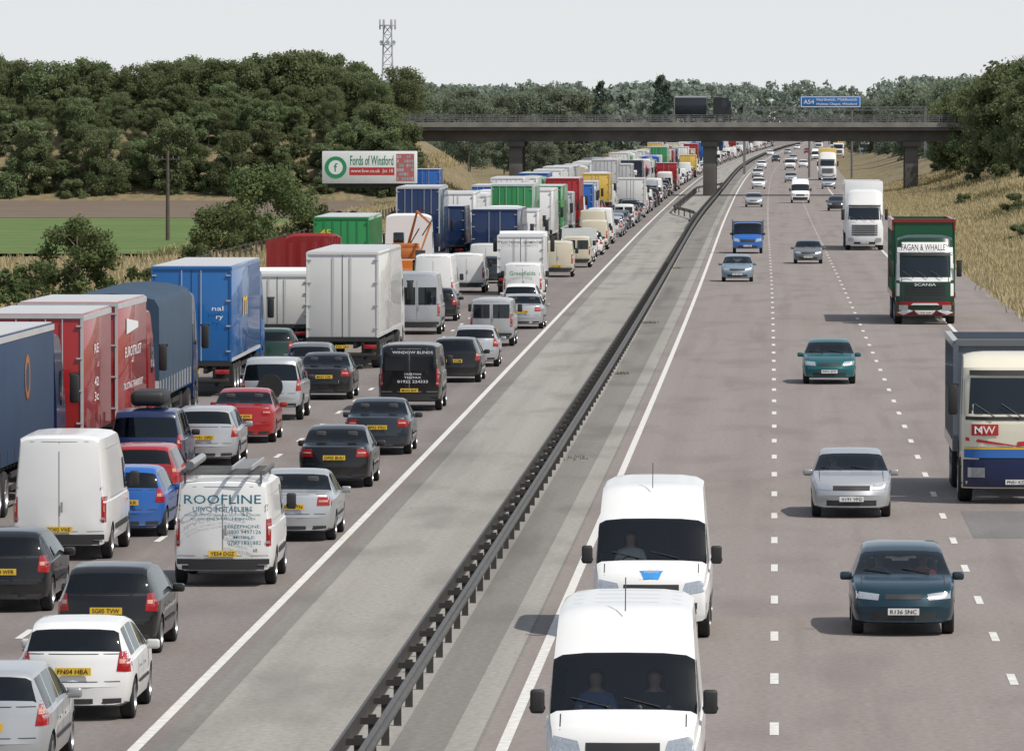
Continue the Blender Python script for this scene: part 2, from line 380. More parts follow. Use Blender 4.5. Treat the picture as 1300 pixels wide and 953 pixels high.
    if sp.get('rw'):
        for x in(.37,-.37): K.add('seat',sm_,(x,ys-.85,zz-.03))
    sw=MB(); n=16
    for i in range(n):
        a=2*math.pi*i/n;b_=2*math.pi*(i+1)/n
        sw.cyl((.37+.18*math.cos(a),ys+.47,zz+.72+.17*math.sin(a)),(.37+.18*math.cos(b_),ys+.47,zz+.72+.17*math.sin(b_)),.014,n=5)
    K.add('steering_wheel',sw.mesh('steering_wheel',[INTR]))
    mb=MB(); t0=pchip(sp['top'])
    for x0 in(-.45,.2):
        ya=L*(sp['ws'][1]-.5)-.02; yb=L*(sp['ws'][1]*.7+sp['ws'][0]*.3-.5)
        mb.cyl((x0,ya,t0(ya/L+.5)+.015),(x0-.1+.55,yb+.05,t0((yb+.05)/L+.5)+.012),.009,n=5)
    K.add('wiper',mb.mesh('wiper',[DARK]))
    K.rear=-L/2;K.front=L/2
    def hit(ax,z):
        fo,d=AX[ax]; h=bvh.ray_cast(fo(0,z),d); return h[0].y
    K.rp=(0,hit('rear',sp['rpz'])-.03,sp['rpz']); K.fp=(0,hit('front',sp['fpz'])+.03,sp['fpz']); K.bvh=bvh; K.sp=sp; K.seat=(.37,ys,zz); return K
HT=[(0,.50),(.008,.6),(.014,.86),(.026,.98),(.10,1.34),(.15,1.415),(.36,1.44),(.5,1.405),(.565,1.345),(.74,.97),(.755,.95),(.88,.87),(.955,.75),(.985,.62),(1,.5)]
def car(L,W,Hh,kind,**o):
    s=Hh/1.44
    if kind=='hatch': top=HT; sp=dict(ws=(.575,.735),rw=(.03,.092),sg=[(.13,.245),(.262,.44),(.455,.70)],tl=[(.62,.72),(.84,.70),(.80,1.0),(.66,1.0)])
    if kind=='saloon': top=[(0,.50),(.006,.6),(.014,.88),(.025,.97),(.13,1.02),(.165,1.04),(.285,1.36),(.36,1.42),(.45,1.43),(.52,1.40),(.57,1.345),(.725,.98),(.74,.96),(.88,.87),(.955,.75),(.985,.62),(1,.5)]; sp=dict(ws=(.578,.72),rw=(.17,.275),sg=[(.235,.30),(.315,.44),(.455,.69)],tl=[(.5,.74),(.83,.74),(.83,.92),(.52,.92)])
    if kind=='estate': top=[(0,.50),(.008,.6),(.014,.86),(.022,1.0),(.06,1.36),(.09,1.42),(.36,1.45),(.5,1.43),(.565,1.36),(.725,.97),(.74,.95),(.88,.87),(.955,.75),(.985,.62),(1,.5)]; sp=dict(ws=(.575,.72),rw=(.026,.058),sg=[(.09,.22),(.235,.43),(.445,.69)],tl=[(.66,.72),(.84,.72),(.82,1.08),(.72,1.08)])
    sp['top']=[(t,z*s if z>.62 else z) for t,z in top]
    sp['tl']=[(x*W/1.72,z*s) for x,z in sp['tl']]
    sp.update(L=L,W=W,belt=[(0,.84*s),(.5,.9*s),(.75,.89*s),(1,.7*s)],zb=.19,wr=.3,of=.85,orr=.74 if kind!='saloon' else .95,
     hl=[(.44*W/1.72,.6),(.82*W/1.72,.63),(.8*W/1.72,.76),(.46*W/1.72,.73)],gr=(.4,.6,.7),bz=.88*s,mt=.665,mz=.93*s,rpz=.72,fpz=.42,rseam=[.57,.97*s],seam=[.27,.445,.675],hand=[.3,.465])
    sp.update(o); return car_kind('car',sp)
K_hatch=car(4.1,1.7,1.43,'hatch'); K_small=car(3.7,1.64,1.45,'hatch',orr=.6); K_lag=car(4.5,1.75,1.43,'hatch',gr=(.3,.62,.7),hl=[(.42,.6),(.84,.63),(.84,.75),(.4,.7)])
K_sal=car(4.5,1.74,1.43,'saloon'); K_est=car(4.5,1.74,1.45,'estate')
def suv():
    sp=dict(L=4.5,W=1.82,zb=.36,top=[(0,.62),(.006,.75),(.012,1.05),(.02,1.12),(.05,1.66),(.075,1.75),(.3,1.79),(.5,1.77),(.57,1.68),(.70,1.2),(.715,1.17),(.88,1.12),(.96,1.0),(.985,.8),(1,.62)],belt=[(0,1.06),(.6,1.08),(1,.98)],tum=.22,bow=.16,taper=.12,
     ws=(.58,.695),rw=(.022,.047),sg=[(.07,.21),(.23,.41),(.43,.66)],wr=.36,of=.85,orr=.85,tl=[(.72,.85),(.86,.85),(.84,1.2),(.76,1.2)],hl=[(.5,.84),(.85,.86),(.84,1.02),(.5,1.0)],gr=(.42,.82,.98),bz=1.06,mt=.66,mz=1.15,rpz=.75,fpz=.62,rseam=[.78],dm=1,seam=[.25,.42,.66],hand=[.3,.45],mould=0)
    return car_kind('car',sp)
K_suv=suv()
def van(L,W,Hh,style,cat='van'):
    if style=='high': top=[(0,.5),(.003,1.2),(.006,Hh-.25),(.014,Hh-.06),(.05,Hh),(.6,Hh),(.66,Hh-.06),(.73,Hh-.32),(.765,2.02),(.785,1.97),(.895,1.27),(.91,1.22),(.96,1.1),(.985,.9),(.994,.7),(1,.5)]; ws=(.788,.89); bz=1.15;mt=.83
    else: top=[(0,.5),(.003,1.2),(.006,Hh-.2),(.014,Hh-.05),(.05,Hh),(.6,Hh),(.68,Hh-.02),(.73,Hh-.1),(.87,1.22),(.885,1.17),(.95,1.05),(.985,.86),(.994,.7),(1,.5)]; ws=(.735,.865); bz=1.1;mt=.78
    sp=dict(L=L,W=W,zb=.26,top=top,belt=[(0,bz),(.8,bz),(1,.8)],tum=.085,rr=1.6,bow=.12,taper=.1,ws=ws,wr=.34,of=.85,orr=1.0,tl=[(W/2*.84,.75),(W/2*.93,.75),(W/2*.93,1.25),(W/2*.84,1.25)],
     hl=[(.5,.74),(.88,.8),(.86,1.0),(.56,.94)],gr=(.46,.74,.92),bz=bz,mt=mt,mz=1.25,rpz=.62,fpz=.5,dm=1,seam=[.5,.7,.86] if style=='high' else [.45,.66,.82],hand=[.72],rseam=[],mould=0)
    K=car_kind('van',sp); b=K.bvh; w0=W/2
    mb=MB(); patch(mb,b,R(-.008,.008,.6,Hh-.12),'rear',0,1,8,.004); patch(mb,b,R(-w0*.88,w0*.88,.57,.585),'rear',0,6,1,.004)
    patch(mb,b,R(-w0*.88,w0*.88,Hh-.13,Hh-.118),'rear',0,6,1,.004)
    for s in(1,-1):
        for z in(.8,1.4,Hh-.5): patch(mb,b,R(min(s*w0*.83,s*w0*.91),max(s*w0*.83,s*w0*.91),z,z+.05),'rear',0,2,1,.02)
    patch(mb,b,R(.03,.07,.95,1.15),'rear',0,1,1,.03)
    for s in('right','left'):
        patch(mb,b,R(-L/2+.35,L/2-2.0,Hh-.3,Hh-.29),s,0,6,1,.004); patch(mb,b,R(-L/2+.35,L/2-2.0,1.2,1.21),s,0,6,1,.004)
    for i in range(4): patch(mb,b,R(-w0*.7,w0*.7,-L/2+.6+i*.75,-L/2+.62+i*.75),'top',0,4,1,.004)
    K.add('door_seam',mb.mesh('door_seam',[mat('seam_grey',(.22,.22,.22),.7)],60))
    mb=MB(); patch(mb,b,R(-w0*.9,w0*.9,.32,.52),'rear',0,8,2,.03); K.add('bumper',mb.mesh('bumper',[DARK],60))
    mb=MB(); patch(mb,b,R(-w0*.93,w0*.93,.34,.62),'front',0,10,3,.02); K.add('bumper',mb.mesh('bumper',[DARK],60))
    for s in('right','left'): mb=MB(); patch(mb,b,R(-L/2+1.5,L/2-1.35,.55,.66),s,0,8,1,.012); K.add('side_moulding',mb.mesh('side_moulding',[DARK],60))
    yd=L*(mt-.5)
    for s in('right','left'): K.add('side_window',pm(b,[[(yd-.75,bz+.08),(yd+.28,bz+.08),(yd+.05,1.82 if style=='high' else Hh-.25),(yd-.72,1.85 if style=='high' else Hh-.22)]],s,[GLO],'side_window',nu=4,nv=4))
    mm=MB(); mm.box((-.09,-.07,-.15),(.09,.06,.15),0,.04,3); mm.box((-.1,-.02,-.1),(.1,.02,-.06)); me_m=mm.mesh('wing_mirror',[DARK])
    for s in(1,-1): K.add('wing_mirror',me_m,(s*(w0+.09),yd+.2,1.38))
    K.parts=[p for i,p in enumerate(K.parts) if not(p[0]=='wing_mirror' and abs(abs(p[2].translation.x)-(w0+.07))<.005)]
    return K
K_vanH=van(5.3,1.97,2.5,'high'); K_vanL=van(4.8,1.9,1.97,'low'); K_spr=van(5.6,1.95,2.45,'high')
def with_rear_win(K,zt,z0=1.2):
    k=Kind(K.cat); k.__dict__.update({a:b for a,b in K.__dict__.items()}); k.parts=list(K.parts); k.lod=None
    w0=K.sp['W']/2
    for s in(1,-1):
        q=R(.06,w0*.8,z0,zt); q=q if s>0 else mir(q)
        k.add('rear_window',pm(K.bvh,[q],'rear',[GLO],'rear_window',nu=4,nv=3,off=.01))
    return k
K_vanHw=with_rear_win(K_vanH,1.9); K_vanLw=with_rear_win(K_vanL,1.7,1.12)
K_mpv=van(4.2,1.72,1.82,'low'); K_mpvw=with_rear_win(K_mpv,1.6,1.08)
# ---------------- trucks
def cab_parts(K,yf,top=3.75,W=2.46):
    w=W/2
    prof=[(-.06,.35),(0,.5),(.02,.95),(0,1.2),(0,1.78),(-.05,1.9),(-.33,2.93),(-.4,3.05),(-.75,top-.12),(-1.1,top),(-2.1,top+.02),(-2.2,top-.1),(-2.2,1.9),(-2.2,.7),(-1.95,.6),(-1.93,.8),(-1.78,1.02),(-1.4,1.12),(-1.02,1.02),(-.86,.8),(-.82,.35)]
    prof=[(y+yf,z) for y,z in prof]
    mb=MB(); k=len(prof); xs=[-w,-w+.025,-w+.1,-w*.8,-w*.6,-w*.2,w*.2,w*.6,w*.8,w-.1,w-.025,w]; vs=[]
    for x in xs:
        u=abs(x)/w
        for y,z in prof:
            f=max(0,1-(yf-y)/1.2); yy=y-.3*f*u**6-.06*f*u*u
            zz=z-(.16*max(0,(z-3.0)/.7))*u**6
            xx=x*(1-.06*max(0,z-2.0)/1.7)
            vs.append((xx,yy,zz))
    fs=[(i*k+j,i*k+(j+1)%k,(i+1)*k+(j+1)%k,(i+1)*k+j) for i in range(len(xs)-1) for j in range(k)]+[tuple(range(k-1,-1,-1)),tuple((len(xs)-1)*k+j for j in range(k))]
    mb.add(vs,fs,0); me=mb.mesh('cab',[P2],30); bm=bmesh.new(); bm.from_mesh(me); bvh=BVHTree.FromBMesh(bm); bm.free()
    c=K.add('cab',me)
    K.add('windscreen',pm(bvh,[[(-w*.88,2.02),(w*.88,2.02),(w*.84,2.82),(-w*.84,2.82)]],'front',[GLO],'windscreen',nu=14,nv=4,off=.012),parent=c)
    for s in('right','left'): K.add('side_window',pm(bvh,[[(yf-1.25,1.98),(yf-.32,1.98),(yf-.52,2.78),(yf-1.25,2.78)]],s,[GLO],'side_window',nu=3,nv=3,off=.01),parent=c)
    gm=MB()
    for i in range(6): patch(gm,bvh,R(-.85,.85,.98+i*.125,1.06+i*.125),'front',0,8,1,.02)
    K.add('grille',gm.mesh('grille',[DARK],60),parent=c)
    gm=MB(); patch(gm,bvh,R(-w*.86,w*.86,2.88,2.99),'front',0,8,1,.05); K.add('sun_visor',gm.mesh('sun_visor',[DARK],60),parent=c)
    gm=MB(); patch(gm,bvh,R(-.7,.7,.42,.56),'front',0,6,1,.02); K.add('air_intake',gm.mesh('air_intake',[DARK],60),parent=c)
    for f in(lambda q:q,mir): K.add('headlight',pm(bvh,[f(R(.72,1.1,.6,.82))],'front',[CHROME],'headlight',nu=5,nv=3,off=.045,lim=.4),parent=c)
    mm=MB(); mm.box((-.11,-.12,-.4),(.11,.05,.28),0,.05,2); mm.box((-.13,-.03,.24),(.13,.03,.3)); mm=mm.mesh('wing_mirror',[DARK])
    for s in(1,-1): K.add('wing_mirror',mm,(s*(w+.2),yf-.22,2.4),parent=c)
    wm=MB()
    for x0 in(-.7,-.1,.5): wm.cyl((x0,yf+.0,1.95),(x0+.45,yf-.08,2.25),.014,n=5)
    K.add('wiper',wm.mesh('wiper',[DARK]),parent=c)
    mb=MB()
    for s in(1,-1):
        for z in(.45,.8): mb.box((s*(w-.06)-.07,yf-.78,z),(s*(w-.06)+.07,yf-.35,z+.04))
    K.add('step',mb.mesh('step',[DARK]),parent=c)
    K.cabbvh=bvh; K.fp=(0,yf+.06,.5); return c
ALU=mat('trailer_aluminium',(.5,.5,.5),.5,.2,.1,2); SEAMG=mat('seam_light',(.4,.4,.4),.6,0,.1)
def truck(style,Lt=13.6,Ht=4.0,W=2.5,rigid=False,cabtop=3.75,fl=1.1,nocab=False):
    K=Kind('lorry'); w=W/2; K.rear=0; yf=Lt+2.95; K.front=yf; K.cabz=cabtop
    b=MB()
    if style in('box','curtain','container'):
        b.box((-w,0,fl),(w,Lt,Ht),0,.04,2)
        b.box((-w+.05,.05,Ht-.01),(w-.05,Lt-.05,Ht+.02),1)
        fm=4 if style!='curtain' else 1
        for s in(1,-1): b.box((s*(w-.035)-.035,-.03,fl-.1),(s*(w-.035)+.035,.0,Ht-.02),fm)
        b.box((-w,-.034,Ht-.1),(w,-.001,Ht-.01),fm); b.box((-w,-.034,fl-.14),(w,-.001,fl),2)
        b.box((-.01,-.012,fl),(.01,.01,Ht-.1),2)
        for x in((-.3,.3) if style=='box' else (-.75,-.35,.35,.75)): b.cyl((x,-.04,fl+.02),(x,-.04,Ht-.12),.014,n=6,m=4 if style=='container' else 3)
        for x in(-w+.1,w-.1):
            for i in range(4): b.box((x-.07,-.045,fl+.3+i*(Ht-fl-.6)/3),(x+.07,-.01,fl+.34+i*(Ht-fl-.6)/3),4 if style=='container' else 3)
        if style=='container':
            n=int(Lt/.28)
            for i in range(n):
                for s in(1,-1): b.box((s*w-.02,.15+i*.28,fl+.15),(s*w+.02,.29+i*.28,Ht-.15),0)
        elif style=='curtain':
            n=int(Lt/1.3)
            for i in range(n):
                for s in(1,-1): b.box((s*w-.006,.5+i*1.3,fl-.05),(s*w+.006,.53+i*1.3,fl+.35),2)
            for s in(1,-1): b.box((s*w-.012,0,Ht-.16),(s*w+.012,Lt,Ht-.03),1)
        else:
            for s in(1,-1):
                b.box((s*w-.012,0,fl),(s*w+.012,Lt,fl+.1),1); b.box((s*w-.012,0,Ht-.12),(s*w+.012,Lt,Ht-.05),4)
        mats=[P1,ALU,DARK,SEAMG,P1]
    elif style=='tarp':
        n=22;vs=[];sec=[(-w,fl),(-w-.01,2.0),(-w,Ht-.35),(-w+.12,Ht-.14),(-w*.5,Ht-.02),(0,Ht+.03),(w*.5,Ht-.02),(w-.12,Ht-.14),(w,Ht-.35),(w+.01,2.0),(w,fl)]
        for i in range(n+1):
            t=i/n; wob=.035*math.cos(i*math.pi)
            for x,z in sec: vs.append((x*(1-.015*(i%2)),t*Lt,z-(wob if z>2.5 else 0)))
        k=len(sec); fs=[(i*k+j,i*k+(j+1)%k,(i+1)*k+(j+1)%k,(i+1)*k+j) for i in range(n) for j in range(k)]+[tuple(range(k-1,-1,-1)),tuple(n*k+j for j in range(k))]
        b.add(vs,fs,0); b.box((-w,-.03,fl-.1),(w,0-.004,fl+.5),1)
        for i in range(12):
            for s in(1,-1): b.box((s*w-.02,.4+i*1.0,fl+.05),(s*w+.025,.43+i*1.0,fl+.5),2)
        mats=[P1,ALU,SEAMG]
    elif style=='tipper':
        edge=.45 if W<2.58 else .14
        for s in(1,-1):
            b.box((s*(w-.03)-.03,0,fl),(s*(w-.03)+.03,Lt,Ht),0)
            for i in range(int(Lt/.75)+1): b.box((s*w-.06,.02+i*.75,fl),(s*w+.06,.12+i*.75,Ht-.05),0)
            b.box((s*w-.07,0,Ht-edge),(s*w+.07,Lt,Ht+.02),2)
            b.box((s*w-.075,0,fl-.05),(s*w+.075,Lt,fl+.2),2)
        b.box((-w,0,fl),(w,.06,Ht),0); b.box((-w,Lt-.06,fl),(w,Lt,Ht),0); b.box((-w,0,fl),(w,Lt,fl+.06),0); b.box((-w,Lt-.12,Ht-.1),(w,Lt+.05,Ht+.05),2)
        b.box((-w+.07,.1,Ht-.35),(w-.07,Lt-.15,Ht-.3),1)
        mats=[P1,mat('sheet_cover',(.02,.035,.03),.8,0,.3,2),PAINT['maroon'] if W<2.58 else PAINT['grey']]
    elif style=='tanker':
        n=20; vs=[];ys=[(0,.55),(.08,.85),(.3,1.1),(Lt*.3,1.12),(Lt*.6,1.12),(Lt-.3,1.1),(Lt-.08,.85),(Lt,.55)]
        for yy,r in ys:
            for i in range(n): a=2*math.pi*i/n; vs.append((r*1.05*math.cos(a),yy,2.35+r*math.sin(a)))
        fs=[(i*n+j,i*n+(j+1)%n,(i+1)*n+(j+1)%n,(i+1)*n+j) for i in range(len(ys)-1) for j in range(n)]+[tuple(range(n)),tuple((len(ys)-1)*n+j for j in range(n))]
        b.add(vs,fs,0); b.box((-.3,.5,3.4),(.3,Lt-.5,3.55),1,.03); b.box((-w,0,.9),(w,.1,1.3),1)
        for i in range(4): b.cyl((0,1.5+i*2.6,3.4),(0,1.5+i*2.6,3.7),.28,n=12,m=1)
        mats=[P1,mat('steel_grey',(.35,.35,.35),.5,.5,.1,3)]
    elif style=='flat':
        b.box((-w,0,fl-.1),(w,Lt,fl+.1),1,.02)
        for i in range(6):
            for s in(1,-1): b.box((s*(w-.08)-.07,.1+i*(Lt-.4)/5,fl),(s*(w-.08)+.07,.24+i*(Lt-.4)/5,Ht-.1*(i%2)),0)
        for y0 in(.1,Lt-.3):
            for x in(-.75,-.25,.25,.75): b.box((x-.07,y0,fl),(x+.07,y0+.12,Ht-.15),0)
            b.box((-w+.1,y0+.01,fl+.9),(w-.1,y0+.1,fl+1.0),0)
        mats=[P1,CHAS]
    elif style=='bed':
        b.box((-w,0,.85),(w,Lt-2.6,1.0),0,.02); b.box((-w,Lt-2.6,1.2),(w,Lt,1.4),0,.02); b.box((-w,Lt-2.7,.85),(w,Lt-2.5,1.4),0)
        mats=[P1]
    K.add('trailer' if not rigid else 'load_body',b.mesh('trailer',mats,30))
    c=MB()
    for s in(1,-1):
        c.box((s*.42-.06,.1,.72),(s*.42+.06,yf-.6,fl-.05 if style!='bed' else .84))
    for i in range(int(Lt/1.5)): c.box((-.9,.4+i*1.5,.88),(.9,.5+i*1.5,fl-.02 if style!='bed' else .84))
    c.box((-1.15,.05,.45),(1.15,.15,.58),0,.02)
    for s in(1,-1): c.box((s*.7-.05,.08,.5),(s*.7+.05,.14,.95))
    if not rigid:
        for s in(1,-1):
            c.box((s*1.15-.02,5.8,.5),(s*1.15+.02,Lt-3.9,.62)); c.box((s*1.15-.02,5.8,.78),(s*1.15+.02,Lt-3.9,.9))
            if Lt>9: c.box((s*.9-.2,Lt-2.6,.5),(s*.9+.2,Lt-1.8,.95),0,.03)
    c.box((-.5,Lt+.1,.6),(.5,yf-.4,1.0))
    K.add('chassis',c.mesh('chassis',[CHAS]))
    ax=[1.7,3.0,4.3] if (not rigid and Lt>9) else ([1.6,2.9] if Lt>5.5 else [1.5])
    pos=[(s*(w-.17),y) for y in ax for s in(1,-1)]
    if not rigid and Lt>9: pos+=[(s*(w-.17),Lt-.75) for s in(1,-1)]
    if not nocab: pos+=[(s*(w-.17),yf-1.4) for s in(1,-1)]
    add_wheels(K,pos,.5,.32)
    for s in(1,-1):
        mb=MB(); mb.box((s*(w-.3)-.28,ax[0]-.85,.3),(s*(w-.3)+.28,ax[0]-.82,.95)); K.add('mud_flap',mb.mesh('mud_flap',[RUB]))
    for s in(1,-1):
        m=MB(); m.box((-.22,-.03,-.07),(.22,.03,.07),0,.01); K.add('tail_light',m.mesh('tail_light',[TAIL]),(s*(w-.3),.02,.78))
    if not nocab: cab_parts(K,yf,cabtop)
    K.rp=(0,0.0,.78); return K
K_art=truck('box',Ht=4.05); K_artl=truck('box',Ht=3.7,Lt=12); K_cur=truck('curtain',Ht=3.95); K_tall=truck('curtain',Ht=4.75,cabtop=3.9); K_cont=truck('container',Ht=4.2); K_tarp=truck('tarp',Lt=12.2,Ht=3.95)
K_rig=truck('box',Lt=6.8,Ht=3.4,rigid=True,cabtop=3.2); K_rigs=truck('box',Lt=4.6,Ht=2.95,W=2.3,rigid=True,cabtop=2.9); K_tank=truck('tanker',Lt=11.5); K_flat=truck('flat',Lt=11,Ht=3.7); K_bed=truck('bed',Lt=13,Ht=2)
K_tip=truck('tipper',Lt=11,Ht=4.35,W=2.55,cabtop=3.75); K_tip2=truck('tipper',Lt=7.5,Ht=3.55,W=2.6,cabtop=3.35)
K_drag=truck('curtain',Lt=7.4,Ht=4.0,rigid=True,nocab=True); K_drag.front=7.4; K_wag=truck('curtain',Lt=7.4,Ht=4.05,rigid=True)
def dropside(cage):
    sp=dict(L=5.4,W=1.95,zb=.3,top=[(0,.62),(.004,.8),(.01,.86),(.55,.86),(.6,.87),(.61,1.9),(.63,1.98),(.7,2.0),(.755,1.95),(.875,1.22),(.89,1.18),(.95,1.05),(.985,.86),(.994,.7),(1,.5)],belt=[(0,.6),(.59,.6),(.62,1.1),(1,.8)],tum=.09,rr=1.4,bow=.1,taper=.08,ws=(.76,.87),wr=.34,of=.85,orr=1.2,tl=[(.7,.5),(.92,.5),(.92,.6),(.7,.6)],hl=[(.5,.74),(.88,.8),(.86,1.0),(.56,.94)],gr=(.46,.74,.92),bz=1.1,mt=.79,mz=1.25,rpz=.5,fpz=.5,dm=1,seam=[.65,.82],hand=[.67],mould=0)
    K=car_kind('flatbed truck',sp)
    mb=MB(); mb.box((-1.02,-2.75,.87),(1.02,.45,.95))
    for s in(1,-1): mb.box((s*1.0-.03,-2.75,.9),(s*1.0+.03,.45,1.28))
    mb.box((-1.02,-2.78,.9),(1.02,-2.72,1.28)); mb.box((-1.02,.4,.9),(1.02,.46,2.05))
    if cage:
        for s in(1,-1):
            for i in range(6): mb.box((s*1.0-.025,-2.7+i*.6,1.25),(s*1.0+.025,-2.65+i*.6,2.15))
            mb.box((s*1.0-.02,-2.7,2.1),(s*1.0+.02,.4,2.15))
    K.add('load_bed',mb.mesh('load_bed',[P2]))
    K.add('rear_window',pm(K.bvh,[R(-.75,.75,1.3,1.8)],'rear',[GLO],'rear_window')); return K
K_drop=dropside(True); K_rec=dropside(False)
# ---------------- people
def person_mesh():
    V=[(0,0,0),(0,0,.18),(0,.0,.34),(0,.0,.46),(0,.02,.55),(0,.04,.63),(0,.05,.70),(0,.045,.77),
       (.18,0,.44),(.25,.16,.24),(.2,.4,.34),(-.18,0,.44),(-.25,.16,.24),(-.2,.4,.34),(.13,.4,.03),(.13,.6,-.3),(-.13,.4,.03),(-.13,.6,-.3),(.17,.47,.36),(-.17,.47,.36)]
    E=[(0,1),(1,2),(2,3),(3,4),(4,5),(5,6),(6,7),(3,8),(8,9),(9,10),(3,11),(11,12),(12,13),(0,14),(14,15),(0,16),(16,17),(10,18),(13,19)]
    rad=[.15,.14,.16,.13,.055,.075,.1,.07,.07,.05,.032,.07,.05,.032,.09,.05,.09,.05,.035,.035]
    me=D.meshes.new('p'); me.from_pydata(V,E,[]); o=D.objects.new('p',me); COL.objects.link(o)
    o.modifiers.new('s','SKIN'); o.modifiers.new('u','SUBSURF').levels=2
    for i,r in enumerate(rad): me.skin_vertices[0].data[i].radius=(r*(1.25 if i<4 else 1),r)
    me.skin_vertices[0].data[0].use_root=True
    dg=bpy.context.evaluated_depsgraph_get(); dg.update(); r=D.meshes.new_from_object(o.evaluated_get(dg)); D.objects.remove(o)
    r.materials.clear(); r.materials.append(mat('skin',(.5,.3,.22),.6,0,.05)); r.materials.append(P1)
    for p in r.polygons:
        c=p.center; p.material_index=0 if (c.z>.52 or c.y>.36 and c.z>.2) else 1; p.use_smooth=True
    return r
PM=person_mesh()
hb=bmesh.new(); bmesh.ops.create_uvsphere(hb,u_segments=14,v_segments=10,radius=.105)
for v in list(hb.verts): v.co=Vector((v.co.x,v.co.y*1.1+.03,v.co.z*.95+.725))
bmesh.ops.delete(hb,geom=[v for v in hb.verts if v.co.z<.70 or (v.co.y>.1 and v.co.z<.76)],context='VERTS')
HM=D.meshes.new('hair'); hb.to_mesh(HM); hb.free(); HM.materials.append(mat('hair_brown',(.04,.025,.015),.8,0,.2,20))
def driver(veh,K,shirt,label,passenger=False):
    x,y,z=K.seat
    if passenger: x=-x
    M=Matrix.Translation(veh.location)@Matrix.Rotation(veh.rotation_euler.z,4,'Z')@Matrix.Translation((x,y-.02,z+(.48 if K.cat=='van' else .36)))@Matrix.Scale(1 if K.cat=='van' else .92,4)
    o=D.objects.new('person',PM); COL.objects.link(o); o.matrix_world=M; setp(o,mat('shirt_'+shirt,{'blue':(.12,.2,.4),'white':(.7,.7,.7),'dark':(.05,.05,.06),'red':(.4,.05,.05)}[shirt],.9),None)
    o['label']=label; o['category']='person'; obj('hair',HM,o)
# ---------------- road curves
def curve(ys,xs):
    g=np.arange(0,6001,10.); v=np.interp(g,ys,xs); k=np.ones(17)/17; vp=np.pad(v,(8,8),mode='edge'); v=np.convolve(vp,k,'valid')
    return lambda y: float(np.interp(y,g,v))
YS=[0,110,173,300,450,582,830,1060,1228,1460,1800,2200,3000,4500]
XE=curve(YS,[-8.7,-8.7,-8.9,-9.45,-10.0,-10.5,-11.0,-11.1,-10.6,-8.8,-5.8,-.8,14,50])
SR=curve(YS,[0,0,0,-.05,-.3,-.6,-.8,-.6,0,1.2,4.2,9,24,60])
XB=curve(YS,[-5.3,-5.35,-5.4,-5.65,-6.1,-6.5,-6.3,-6.2,-6.0,-4.7,-1.7,3.4,18,54])
def strip(name,a,b,Y0,Y1,z,m,step=8,**kw):
    ys=np.arange(Y0,Y1+.01,step); vs=[];fs=[]
    for i,y in enumerate(ys):
        vs+= [(a(y),y,z),(b(y),y,z)]
        if i: fs.append((2*i-2,2*i-1,2*i+1,2*i))
    me=D.meshes.new(name); me.from_pydata(vs,[],fs); me.materials.append(m); o=obj(name,me); o['kind']='structure'; return o
def asphalt(name,c1,c2,stain=.85,blotch=.9):
    m=D.materials.new(name); m.use_nodes=True; n=m.node_tree; b=n.nodes['Principled BSDF']; b.inputs['Roughness'].default_value=.9; b.inputs['Specular IOR Level'].default_value=.25
    tc=n.nodes.new('ShaderNodeTexCoord')
    def noise(scale,st,det=6):
        mp=n.nodes.new('ShaderNodeMapping'); mp.inputs['Scale'].default_value=st; no=n.nodes.new('ShaderNodeTexNoise'); no.inputs['Scale'].default_value=scale; no.inputs['Detail'].default_value=det
        n.links.new(tc.outputs['Object'],mp.inputs[0]); n.links.new(mp.outputs[0],no.inputs[0]); return no.outputs['Fac']
    def mixc(fac,a,bb):
        mx=n.nodes.new('ShaderNodeMix'); mx.data_type='RGBA'; n.links.new(fac,mx.inputs['Factor'])
        for k,v in(('A',a),('B',bb)):
            if isinstance(v,tuple): mx.inputs[k].default_value=v+(1,)
            else: n.links.new(v,mx.inputs[k])
        return mx.outputs['Result']
    def ramp(fac,a,bb,t1=1.):
        r=n.nodes.new('ShaderNodeMapRange'); r.inputs['From Min'].default_value=a; r.inputs['From Max'].default_value=bb; r.inputs['To Max'].default_value=t1; n.links.new(fac,r.inputs[0]); return r.outputs[0]
    base=mixc(ramp(noise(1.,(1.5,.008,1)),.3,.7),c1,c2)
    fine=mixc(ramp(noise(9.,(1,.6,1),8),.25,.75),tuple(c*.68 for c in c1),tuple(min(1,c*1.32) for c in c2))
    mx=n.nodes.new('ShaderNodeMix'); mx.data_type='RGBA'; mx.inputs['Factor'].default_value=.42; n.links.new(base,mx.inputs['A']); n.links.new(fine,mx.inputs['B'])
    out=mixc(ramp(noise(.8,(1,.03,1),5),.55,.75),mx.outputs['Result'],tuple(c*stain for c in c1))
    out=mixc(ramp(noise(.5,(1,.25,1),9),.5,.68,.5),out,tuple(c*blotch*.85 for c in c1))
    n.links.new(out,b.inputs['Base Color'])
    bp=n.nodes.new('ShaderNodeBump'); bp.inputs['Strength'].default_value=.25; bp.inputs['Distance'].default_value=.02; n.links.new(noise(30.,(1,1,1),4),bp.inputs['Height']); n.links.new(bp.outputs[0],b.inputs['Normal'])
    return m
A_R=asphalt('asphalt_right',(.20,.172,.157),(.245,.216,.2)); A_L=asphalt('asphalt_left',(.165,.143,.133),(.205,.182,.17)); A_C=asphalt('reserve_concrete',(.235,.222,.2),(.31,.295,.27),.75,.75); A_D=asphalt('reserve_dark',(.155,.146,.133),(.21,.2,.185),.75,.8); A_P=asphalt('patch_dark',(.15,.143,.137),(.18,.172,.166))
LINE=mat('road_paint',(.58,.565,.53),.7,0,.28,4)
strip('motorway_road',lambda y:XE(y)-14.4,lambda y:XE(y)+.35,40,4500,0,A_L)
strip('motorway_road',lambda y:SR(y)-4.05,lambda y:SR(y)+10.9,40,4500,0,A_R)
